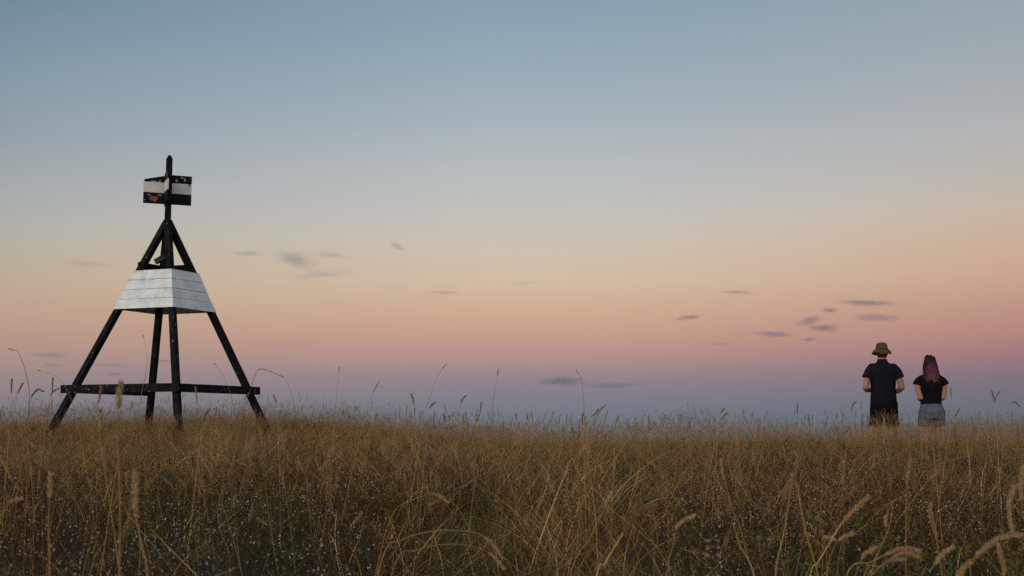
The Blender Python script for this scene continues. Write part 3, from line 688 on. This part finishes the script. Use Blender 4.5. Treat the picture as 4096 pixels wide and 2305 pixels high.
# 3 wispy bent grass
x, y = field(15, 2.6, 25); keep = rng.random(len(x)) < np.clip(.10+1.1*sst(5, 10, y)+vnoise(x, y, .6, 21)*.5, .03, 1)
scatter('bent_grass', 'fine wispy bent grass with open panicles along the skyline', 'grass', [clump_bent(300+i) for i in range(7)], M_stalk, x[keep], y[keep], rng.integers(0, 7, keep.sum()), rng.uniform(.62, 1.0, keep.sum())*(1+.35*vnoise(x[keep], y[keep], .8, 71)), .08)
# 4 stout seed heads
x, y = field(11, 3.6, 24); keep = rng.random(len(x)) < np.clip(.12+.55*sst(5, 9, y)+vnoise(x, y, .5, 33)*.9, .04, 1)
keep &= ~((np.hypot(x-pm.x, y-pm.y) < .35) | (np.hypot(x-pw.x, y-pw.y) < .35))
scatter('seeding_grass', 'scattered tan seed heads standing above the meadow grass', 'grass', [clump_seed(400+i, random.randint(1, 4)) for i in range(9)], M_stalk, x[keep], y[keep], rng.integers(0, 9, keep.sum()), rng.uniform(.62, 1.0, keep.sum())*(1-.3*np.exp(-((x[keep]+4.3)/2.1)**2-((y[keep]-15.6)/2.)**2)), .08)
# 5 small flowers
x, y = field(15, .9, 14); fm = np.clip(1.05-1.15*tanmask(x, y), 0, 1)*sst(14, 6.5, y); u = x/y
fm *= np.where(u > .12, 1., np.where(u < -.05, .8, .35)); keep = rng.random(len(x)) < np.clip(fm*(.85+vnoise(x, y, .8, 41)*1.1), 0, 1)
scatter('wildflowers', 'drifts of tiny pale lilac flowers on dark stems in the grass', 'wildflowers', [clump_flower(500+i, fl=(.5, .15, .65, .08, .35, .2)[i]) for i in range(6)], M_flow, x[keep], y[keep], rng.integers(0, 6, keep.sum()), rng.uniform(.8, 1.15, keep.sum()))
# 6 dark dead spikes
x, y = field(1.6, 3.2, 13); keep = rng.random(len(x)) < np.clip(.35+vnoise(x, y, .6, 55)*1.2-.3*tanmask(x, y), 0, 1)
scatter('dead_flower_spikes', 'dark dead flower spikes scattered through the grass', 'wildflowers', [clump_spike(600+i, random.randint(1, 3)) for i in range(5)], M_flow, x[keep], y[keep], rng.integers(0, 5, keep.sum()), rng.uniform(.75, 1.1, keep.sum()))

# ------------------------------------------------------------------ single stalks one can point to
def spline(pts, sub=6):
    m = len(pts); out = []
    for i in range(m-1):
        p0, p1, p2, p3 = pts[max(i-1, 0)], pts[i], pts[i+1], pts[min(i+2, m-1)]
        for j in range(sub):
            t = j/sub; out.append(.5*((2*p1)+(p2-p0)*t+(2*p0-5*p1+4*p2-p3)*t*t+(3*p1-p0-3*p2+p3)*t*t*t))
    out.append(pts[-1]); return out
NEARG = 'seed stalks standing out in the near grass'; SKYG = 'thin tall stalks rising against the sky'
def stalk(label, path, D, head=0., hw=.010, stem=.0016, grp=NEARG, lobes=4, cols=None, seed=0, n=None, lean=.0, beads=False, stemcol=None):
    """path: tip first, in overview pixels; stands at distance D; rooted in the ground below its last point"""
    random.seed(seed+int(path[0][0])); P = []
    for i, (px, py) in enumerate(path): P.append(at(px*K, py*K, D-lean*i/len(path)))
    last = P[-1]; dr = (P[-1]-P[-2]).normalized() if len(P) > 1 else Vector((0, 0, -1)); g = gz(last.x, last.y)
    if last.z > g:
        h = last.z-g; sidew = max(-.35, min(.35, dr.x/max(.25, -dr.z)))*h*.6
        P.append(Vector((last.x+sidew*.6, last.y-.01, g+h*.45))); P.append(Vector((last.x+sidew, last.y-.02, gz(last.x+sidew, last.y)-.03)))
    S = spline(P); root = S[-1]
    e = empty('grass_stalk', root); tag(e, label, 'grass stalk', grp)
    S = [p-root for p in S]; nS = len(S); sc = stemcol or pick(STRAW[:2]+STRAW[4:5])
    mb = MB(); mb.tube(S, [stem*.5*(.45+.55*min(1, i/(nS*.5))) for i in range(nS)], 5, sc); mb.build('stem', M_stalk, e, smooth=True)
    if head:
        hp = headpath(S[::-1], head); mb = MB()
        if beads:
            for j in range(9):
                q, d = sample(hp, j/9)
                for k in range(5): u = Matrix.Rotation(random.uniform(0, 6.28), 3, d) @ d.orthogonal().normalized(); mb.grain(q+d*random.uniform(-.002, .002), u+d, hw*.8, hw*.4, pick(BROWN))
        else: seedhead(mb, hp, hw*.68, int((n or int(420*head/.07))*.62), .0078, .0019, lobes=lobes, cols=cols, whisk=.004, spread=.42)
        mb.build('seed_head', M_stalk, e)
    return e
WARM = [(.43, .32, .20), (.38, .27, .16)]; PINK = [(.42, .30, .22), (.38, .27, .19)]
# blurred ones close to the lens on the left
stalk('blurred upright stem at the left with its head crossing the beacon rail', [(303, 968), (299, 1010), (295, 1080), (299, 1160), (302, 1280), (300, 1450)], 1.55, .030, .0032, .0020, cols=WARM, lobes=0, n=200)
stalk('thick blurred tan seed head low in the grass below the left rail', [(343, 1198), (342, 1240), (342, 1290), (347, 1325), (362, 1400), (372, 1460)], 1.60, .050, .0062, .0017, cols=WARM, lobes=3)
stalk('blurred tan seed head against the base of the left leg', [(252, 1035), (253, 1075), (250, 1120), (262, 1170)], 1.9, .035, .0034, .0012, cols=WARM, lobes=3)
stalk('faint straight stem at the lower left edge', [(128, 1200), (124, 1270), (122, 1340), (125, 1460)], 1.8, .03, .003, .0022, cols=WARM, lobes=0)
stalk('bent pale seed head at the left edge below the horizon', [(52, 1255), (30, 1262), (10, 1285), (-4, 1330)], 2.6, .03, .006, .0015, cols=WARM)
# tall thin ones against the sky
stalk('very tall thin stem left of the beacon with a broken tip', [(22, 877), (34, 881), (45, 884), (58, 915), (68, 950), (74, 990), (73, 1050)], 5.5, .03, .002, .0028, SKYG, lobes=0, n=40)
stalk('arching dark beaded stem in front of the right end of the rail', [(708, 948), (690, 939), (672, 932), (655, 929), (643, 940), (636, 960), (627, 990), (612, 1050)], 5.0, .10, .006, .0020, SKYG, beads=True, stemcol=(.10, .06, .035))
stalk('thin curved stem rising between the beacon legs', [(360, 843), (366, 870), (370, 905), (366, 945), (357, 985), (350, 1040)], 6.0, .02, .002, .0022, SKYG, lobes=0, n=30)
stalk('thin bowed stem just left of the long rail', [(95, 932), (120, 938), (145, 950), (165, 975), (190, 1040)], 6.0, .02, .002, .0018, SKYG, lobes=0, n=30)
stalk('thin slanting stem behind the rail left of the middle legs', [(540, 915), (555, 935), (570, 965), (585, 1010)], 6.2, .02, .002, .0018, SKYG, lobes=0, n=30)
stalk('thin upright stem standing alone right of the beacon', [(854, 922), (851, 950), (847, 985), (843, 1040)], 6.5, .03, .002, .0022, SKYG, lobes=0, n=40)
stalk('tall stem leaning right with a wispy tip', [(1122, 916), (1105, 940), (1090, 975), (1078, 1010), (1068, 1050)], 6.0, .045, .003, .0022, SKYG, lobes=0, n=60)
stalk('tall straight stem near the middle of the skyline', [(1254, 928), (1250, 955), (1243, 990), (1236, 1030), (1222, 1080)], 6.0, .035, .003, .0022, SKYG, lobes=0, n=60)
stalk('thin bowed stem under the low blue cloud', [(1450, 932), (1460, 950), (1466, 985), (1470, 1040)], 6.2, .03, .003, .0022, SKYG, lobes=0, n=40)
stalk('slanting stem with a loose head left of the middle of the skyline', [(952, 962), (940, 985), (930, 1015), (915, 1060)], 5.5, .05, .006, .0018, SKYG, lobes=4, n=90)
stalk('stem with a ragged nodding head right of the beacon', [(735, 1000), (722, 960), (705, 942)][::-1]+[(742, 1030)], 5.2, .02, .002, .0015, SKYG, lobes=0, n=20)
# distinct heads against the sky
HG = 'plump seed heads on the skyline'
for lab, pth, D, hl, hw in (
    ('plump dark seed head, leftmost on the skyline', [(30, 955), (29, 975), (28, 1000), (24, 1060)], 6.0, .07, .010),
    ('seed head leaning right beside the leftmost dark head', [(57, 965), (47, 985), (38, 1010), (30, 1060)], 6.0, .06, .008),
    ('curled seed head arching right, left of the beacon leg', [(108, 985), (97, 980), (85, 990), (76, 1010), (68, 1060)], 5.4, .075, .009),
    ('upright seed head close to the left end of the rail', [(133, 952), (132, 975), (130, 1005), (128, 1060)], 6.5, .075, .009),
    ('tan seed head curving over left of the beacon leg', [(148, 978), (135, 985), (126, 1000), (118, 1050)], 6.0, .055, .009),
    ('seed head in front of the left rail', [(254, 970), (252, 990), (246, 1015), (225, 1045), (205, 1100)], 4.2, .07, .008),
    ('pale head crossing the foot of the near leg', [(300, 1150), (330, 1110), (350, 1075)][::-1]+[(290, 1200)], 3.8, .06, .007),
    ('curving head right of the near leg', [(492, 975), (495, 1000), (500, 1030), (505, 1080)], 6.0, .07, .009),
    ('arched tan head beside the near leg', [(527, 1030), (515, 1050), (508, 1085), (500, 1140)], 4.5, .06, .009),
    ('upright head under the right end of the rail', [(625, 990), (615, 1005), (607, 1030), (600, 1080)], 6.5, .05, .008),
    ('seed head right of the right leg foot', [(688, 995), (694, 1010), (697, 1030), (700, 1080)], 6.2, .045, .007),
    ('twin-lobed head a little left of the sky middle', [(1035, 992), (1040, 1010), (1044, 1035), (1046, 1080)], 5.8, .055, .009),
    ('bent dark head with a heavy tip on the middle skyline', [(1096, 1012), (1086, 1020), (1079, 1036), (1074, 1080)], 5.6, .045, .010),
    ('tallest plump head near the middle skyline', [(1172, 996), (1163, 1005), (1157, 1025), (1152, 1080)], 6.0, .05, .009),
    ('straight upright head right of the middle skyline', [(1211, 1014), (1208, 1035), (1204, 1065), (1200, 1100)], 6.0, .065, .008),
    ('head tipped right below the blue cloud', [(1505, 1030), (1497, 1042), (1480, 1055), (1470, 1090)], 5.8, .055, .008),
    ('tall head leaning right beside a bare one', [(1522, 1020), (1508, 1035), (1497, 1060), (1488, 1100)], 6.0, .07, .009),
    ('upright head directly right of the low cloud', [(1466, 1040), (1465, 1060), (1467, 1085), (1468, 1110)], 5.8, .06, .009),
    ('drooping dark-tipped head at the centre right skyline', [(1556, 1046), (1552, 1055), (1550, 1070), (1547, 1110)], 5.8, .045, .009),
    ('leaning head halfway to the two people', [(1828, 1040), (1817, 1052), (1808, 1070), (1798, 1110)], 5.6, .045, .008),
    ('nodding dark head halfway to the two people', [(1822, 1028), (1815, 1036), (1812, 1055), (1805, 1110)], 5.6, .03, .008),
    ('lone upright head left of the person in the hat', [(2006, 1015), (2006, 1035), (2005, 1060), (2004, 1110)], 6.5, .055, .006),
    ('hooked head just left of the person in the hat', [(2154, 1012), (2146, 1018), (2140, 1040), (2132, 1090)], 6.5, .06, .006),
    ('head standing in front of the denim shorts', [(2345, 1068), (2344, 1085), (2345, 1105), (2350, 1150)], 4.8, .05, .007),
    ('leaning head just right of the denim shorts', [(2413, 1030), (2405, 1045), (2398, 1060), (2385, 1110)], 6.2, .05, .007),
    ('small pointed head right of the long haired person', [(2391, 978), (2393, 995), (2395, 1018), (2396, 1080)], 7.0, .05, .006),
    ('tall slanting head near the right edge of the skyline', [(2512, 988), (2505, 1000), (2497, 1025), (2488, 1080)], 6.2, .06, .007),
    ('upright head by the right edge, left of a slanting one', [(2495, 984), (2499, 1000), (2503, 1020), (2506, 1070)], 6.2, .045, .006),
    ('drooping head at the far right of the skyline', [(2564, 1022), (2552, 1012), (2540, 1020), (2530, 1070)], 6.0, .05, .006)):
    stalk(lab, pth, D, hl*.9, hw*.85, .0016, HG, lobes=random.choice((3, 4, 5)), cols=[(.30, .21, .12), (.34, .24, .14), (.25, .17, .095)], seed=7, n=int(260*hl/.06))
# foreground, centre and right
stalk('thick furry rust-brown head leaning right in the centre foreground', [(1640, 1275), (1620, 1278), (1598, 1298), (1575, 1330), (1555, 1362), (1520, 1420), (1498, 1460)], 2.0, .062, .0055, .0018, cols=[(.24, .145, .085)], lobes=0, n=700)
stalk('smaller furry head right of the rust-brown one', [(1742, 1300), (1720, 1310), (1702, 1330), (1692, 1375), (1675, 1460)], 2.3, .038, .0055, .0013, cols=PINK, lobes=0)
stalk('slim pale head high on a thin stem right of centre', [(1814, 1158), (1816, 1180), (1822, 1205), (1845, 1290), (1868, 1350)], 3.6, .055, .005, .0018, cols=WARM, lobes=3)
stalk('pale stem bending out of the flowers at the centre right', [(1875, 1395), (1862, 1375), (1852, 1345), (1845, 1320)][::-1]+[(1890, 1425), (1900, 1460)], 2.6, .0, .004, .0018)
stalk('thick golden stalk with a hooked dark head', [(1973, 1252), (1978, 1228), (1992, 1215), (2005, 1222), (2012, 1260), (2025, 1330), (2045, 1400), (2060, 1460)], 2.4, .055, .0058, .0030, cols=[(.28, .18, .105)], lobes=3)
stalk('straight pale stem left of the golden hooked stalk', [(1994, 1198), (1985, 1260), (1972, 1340), (1958, 1400), (1950, 1460)], 2.5, .03, .003, .0024, cols=WARM, lobes=0)
stalk('big leaning tan head in the lower right flowers', [(2182, 1253), (2165, 1268), (2140, 1292), (2115, 1320), (2085, 1370), (2055, 1420), (2035, 1460)], 2.2, .055, .0068, .0019, cols=WARM, lobes=4, n=600)
stalk('small side head low beside the big leaning one', [(2142, 1343), (2128, 1350), (2108, 1362), (2095, 1385), (2075, 1460)], 2.3, .026, .0062, .0013, cols=WARM)
stalk('short level head pointing left under the big leaning one', [(2076, 1353), (2088, 1354), (2104, 1358), (2120, 1362), (2110, 1410)], 2.3, .022, .005, .001, cols=PINK)
stalk('tall upright stem with a thin pale head in the right grass', [(2290, 1160), (2286, 1185), (2281, 1215), (2279, 1300), (2280, 1460)], 3.0, .055, .005, .0022, cols=WARM, lobes=3)
stalk('arching thin stem with a drooping tip in the right grass', [(2228, 1318), (2229, 1300), (2245, 1270), (2275, 1235), (2310, 1222)][:3]+[(2236, 1330), (2205, 1400), (2190, 1460)], 2.6, .020, .005, .0018, cols=WARM)
stalk('upright ragged head in the right foreground', [(2340, 1272), (2342, 1300), (2350, 1330), (2355, 1352), (2366, 1420), (2372, 1460)], 2.3, .055, .006, .0018, cols=PINK, lobes=3)
stalk('upper of three fluffy heads arching right at the bottom', [(2310, 1385), (2290, 1380), (2262, 1382), (2240, 1390), (2190, 1415), (2125, 1460)], 2.1, .055, .0060, .0014, cols=PINK, lobes=5)
stalk('middle of three fluffy heads arching right at the bottom', [(2310, 1400), (2290, 1393), (2268, 1392), (2250, 1400), (2215, 1425), (2170, 1460)], 2.1, .042, .0055, .0013, cols=PINK, lobes=5)
stalk('lowest of three fluffy heads, tangled at the bottom', [(2268, 1408), (2250, 1408), (2235, 1412), (2222, 1420), (2195, 1445), (2180, 1470)], 2.1, .035, .0065, .0012, cols=PINK, lobes=4)
stalk('short fluffy head left of the three arching ones', [(2200, 1378), (2188, 1388), (2172, 1400), (2160, 1430), (2150, 1460)], 2.2, .032, .0062, .0012, cols=WARM, lobes=4)
stalk('double head leaning right near the lower right corner', [(2395, 1378), (2380, 1388), (2362, 1405), (2340, 1435), (2315, 1465)], 2.1, .040, .0065, .0014, cols=WARM, lobes=4)
stalk('large head sweeping over in an arch at the right edge', [(2600, 1352), (2570, 1346), (2535, 1348), (2505, 1360), (2475, 1382), (2450, 1405), (2420, 1460)], 1.95, .095, .0060, .0018, cols=PINK, lobes=8, n=900)
stalk('plump head on the side of the arching one', [(2492, 1366), (2478, 1380), (2465, 1395), (2440, 1425), (2410, 1470)], 1.97, .032, .0070, .0012, cols=PINK, lobes=3)
stalk('low plump head in the lower right corner', [(2440, 1418), (2425, 1428), (2412, 1445), (2400, 1475)], 2.0, .026, .0062, .0012, cols=WARM, lobes=3)
stalk('long drooping brown head near the right edge', [(2546, 1332), (2540, 1300), (2538, 1265), (2545, 1240), (2560, 1225), (2578, 1260), (2590, 1350), (2600, 1460)], 2.2, .085, .0062, .0018, cols=WARM, lobes=5, n=700)
stalk('thick upright head cut by the right edge', [(2574, 1178), (2570, 1205), (2568, 1235), (2574, 1290), (2590, 1400)], 2.3, .055, .0065, .0018, cols=WARM, lobes=3)
stalk('pale ragged head in the lower right corner', [(2512, 1375), (2518, 1400), (2524, 1430), (2528, 1470)], 2.1, .05, .006, .0016, cols=PINK, lobes=4)
stalk('broken pale stem crossing behind the arching head', [(2506, 1430), (2480, 1405), (2455, 1385)][::-1]+[(2520, 1450), (2530, 1470)], 2.3, .0, .004, .0014)
stalk('bent-over pale stem in the grass left of centre', [(1125, 1262), (1100, 1245), (1060, 1250), (1010, 1270), (985, 1300), (960, 1380)], 3.2, .04, .004, .0016, cols=WARM, lobes=3)
stalk('long stem arching right in the lower centre foreground', [(1262, 1400), (1235, 1365), (1200, 1342), (1150, 1335), (1080, 1338), (1010, 1360), (960, 1410)], 2.3, .045, .0035, .0018, cols=WARM, lobes=0)
stalk('second arching stem under the one in the lower centre', [(1265, 1428), (1235, 1395), (1190, 1375), (1120, 1370), (1050, 1385), (990, 1430)], 2.2, .035, .003, .0016, cols=WARM, lobes=0)
stalk('tall straight stem rising out of the centre grass', [(1480, 1105), (1478, 1150), (1490, 1230), (1500, 1330), (1503, 1400)], 3.6, .04, .004, .0020, cols=WARM, lobes=0)
stalk('pale stem leaning right with a small head in the centre grass', [(1540, 1240), (1532, 1252), (1510, 1300), (1480, 1360), (1440, 1430)], 2.8, .03, .0042, .0014, cols=WARM, lobes=3)
# one blurred lilac flower spike close to the lens
fs_ = empty('flower_spike', at(1790*K, 1466*K, 1.7)); fs_.location.z = gz(fs_.location.x, 1.7); tag(fs_, 'blurred dark flower spike with lilac petals at the bottom, right of centre', 'flower spike')
random.seed(77); tp = at(1793*K, 1366*K, 1.7)-fs_.location; mb = MB(); mb.tube([Vector((0, 0, -.02)), Vector((0, 0, tp.z*.6)), tp], [.0012, .0011, .0008], 6, PURP[0]); mb.build('stem', M_flow, fs_)
mbc, mbp = MB(), MB()
for (f0, nn) in ((.0, 14), (.008, 18), (.017, 22), (.042, 20), (.062, 16)):
    q = tp+Vector((0, 0, -f0))
    for k in range(nn):
        u = Vector((math.cos(k*2.4), math.sin(k*2.4), random.uniform(.1, .7))).normalized(); mbc.grain(q, u, .0075, .003, pick(PURP))
        if k % 3 == 0: mbp.grain(q+u*.005, u+Vector((0, 0, -.5)), .005, .0026, pick(WHITE[1:2]))
mbc.build('calyx', M_flow, fs_); mbp.build('petals', M_flow, fs_)

# ------------------------------------------------------------------ clouds: small thin banks of vapour kilometres away
def cloud_mat(name, dens, seed, soft):
    m = bpy.data.materials.new(name); m.use_nodes = True; T = m.node_tree; T.nodes.clear()
    out = T.nodes.new('ShaderNodeOutputMaterial'); pv = T.nodes.new('ShaderNodeVolumePrincipled'); T.links.new(pv.outputs[0], out.inputs['Volume'])
    pv.inputs['Color'].default_value = (.42, .47, .62, 1); pv.inputs['Anisotropy'].default_value = 0
    oc = objco(T); ln = T.nodes.new('ShaderNodeVectorMath'); ln.operation = 'LENGTH'; T.links.new(oc, ln.inputs[0])
    mp = T.nodes.new('ShaderNodeMapping'); mp.inputs['Location'].default_value = (seed*3.1, seed*1.7, 0); mp.inputs['Rotation'].default_value = (0, .35, 0); T.links.new(oc, mp.inputs[0])
    f = noise_tex(T, 3.2, 8, mp.outputs[0], .68, stretch=(.8, .8, 2.5), dist=1.4); f2 = noise_tex(T, 1.1, 2, mp.outputs[0], .5)
    fall = maprange(ln.outputs['Value'], .1, .92, 1, 0, T=T, smooth=True)
    v = math_('ADD', math_('ADD', f, math_('MULTIPLY', f2, .6, T=T), T=T), math_('MULTIPLY', fall, .30, T=T), T=T)
    v = maprange(v, .94+soft, 1.22+soft, 0, 1, T=T, smooth=True)
    v = math_('MULTIPLY', math_('MULTIPLY', v, dens, T=T), fall, T=T); T.links.new(v, pv.inputs['Density']); return m
CL = [  # centre x, y, width, height (overview px), optical depth, tilt deg, label
 (738, 648, 150, 44, .55, 12, 'darkest feathery cloud wisp, right of the white skirt of the beacon'),
 (800, 690, 200, 30, .5, -3, 'long flat wisp under the feathery cloud'),
 (625, 638, 110, 18, .35, 0, 'thin wisp directly right of the beacon frame'),
 (830, 642, 110, 18, .3, 6, 'faint streak right of the feathery cloud'),
 (1000, 620, 56, 20, .45, 28, 'tiny slanting wisp, highest of the clouds'),
 (220, 665, 180, 18, .22, 4, 'faint wisp left of the white skirt of the beacon'),
 (1125, 736, 110, 12, .4, 0, 'thin pale streak above the middle of the meadow'),
 (1325, 712, 120, 10, .25, -4, 'very faint streak high in the middle of the sky'),
 (1733, 800, 90, 16, 1.3, -5, 'small solid cloud sliver, alone right of the middle'),
 (1860, 736, 110, 11, .7, 2, 'faint thin sliver, high above the row of dark slivers'),
 (2090, 782, 62, 16, 1.4, 3, 'small dark cloudlet under the long thin streak'),
 (2180, 763, 190, 14, 1.2, 2, 'long thin streak, topmost cloud above the people'),
 (2038, 805, 100, 26, 1.3, -9, 'slanting smudge in the cloud cluster above the hat'),
 (2203, 800, 130, 26, 1.0, 3, 'broad soft smudge straight above the hat'),
 (2075, 827, 110, 26, 1.1, -2, 'soft smudge below the slanting one in the cluster'),
 (2036, 855, 60, 14, 1.0, -3, 'small faint smudge, lowest in the cluster above the hat'),
 (1940, 841, 130, 18, 1.6, 2, 'dark flat-bottomed cloud left of the cluster'),
 (1812, 865, 90, 9, .5, -3, 'faint low sliver left of the dark flat cloud'),
 (1402, 960, 190, 24, 1.5, 0, 'low blue-grey cloud bank left of its paler twin'),
 (1552, 968, 210, 20, 1.0, -2, 'paler half of the low blue-grey cloud bank'),
 (120, 892, 130, 18, .6, 3, 'small grey cloud low at the left above the rail end'),
 (135, 920, 80, 12, .5, 0, 'smaller grey cloud under the one at the left'),
 (285, 920, 160, 12, .35, 1, 'thin streak between the left and far legs of the beacon'),
 (287, 942, 60, 10, 1.0, 0, 'tiny cloud just above the rail of the beacon'),
 (416, 908, 70, 12, .9, 3, 'tiny cloud between the two middle legs of the beacon')]
CD = 7000.
for i, (cx, cy, w, h, od, tl, lab) in enumerate(CL):
    p = at(cx*K, cy*K, CD+i*23); wx = w*K/F_PX*CD*.85; hz = h*K/F_PX*CD*1.0; dy = wx*.6
    bm = bmesh.new(); bmesh.ops.create_icosphere(bm, subdivisions=3, radius=1)
    for v in bm.verts: v.co *= .93+.10*mnoise.noise(v.co*1.7+Vector((i*3., 0, 0)))
    m = bpy.data.meshes.new('cloud'); bm.to_mesh(m); bm.free(); m.materials.append(cloud_mat('cloud_vapour', od/dy*1.5, i+1, -.02))
    o = bpy.data.objects.new('cloud', m); COL.objects.link(o); o.location = p; o.scale = (wx, dy, hz); o.rotation_euler = (0, R(tl), 0)
    tag(o, lab, 'cloud', 'small thin clouds low in the sky')
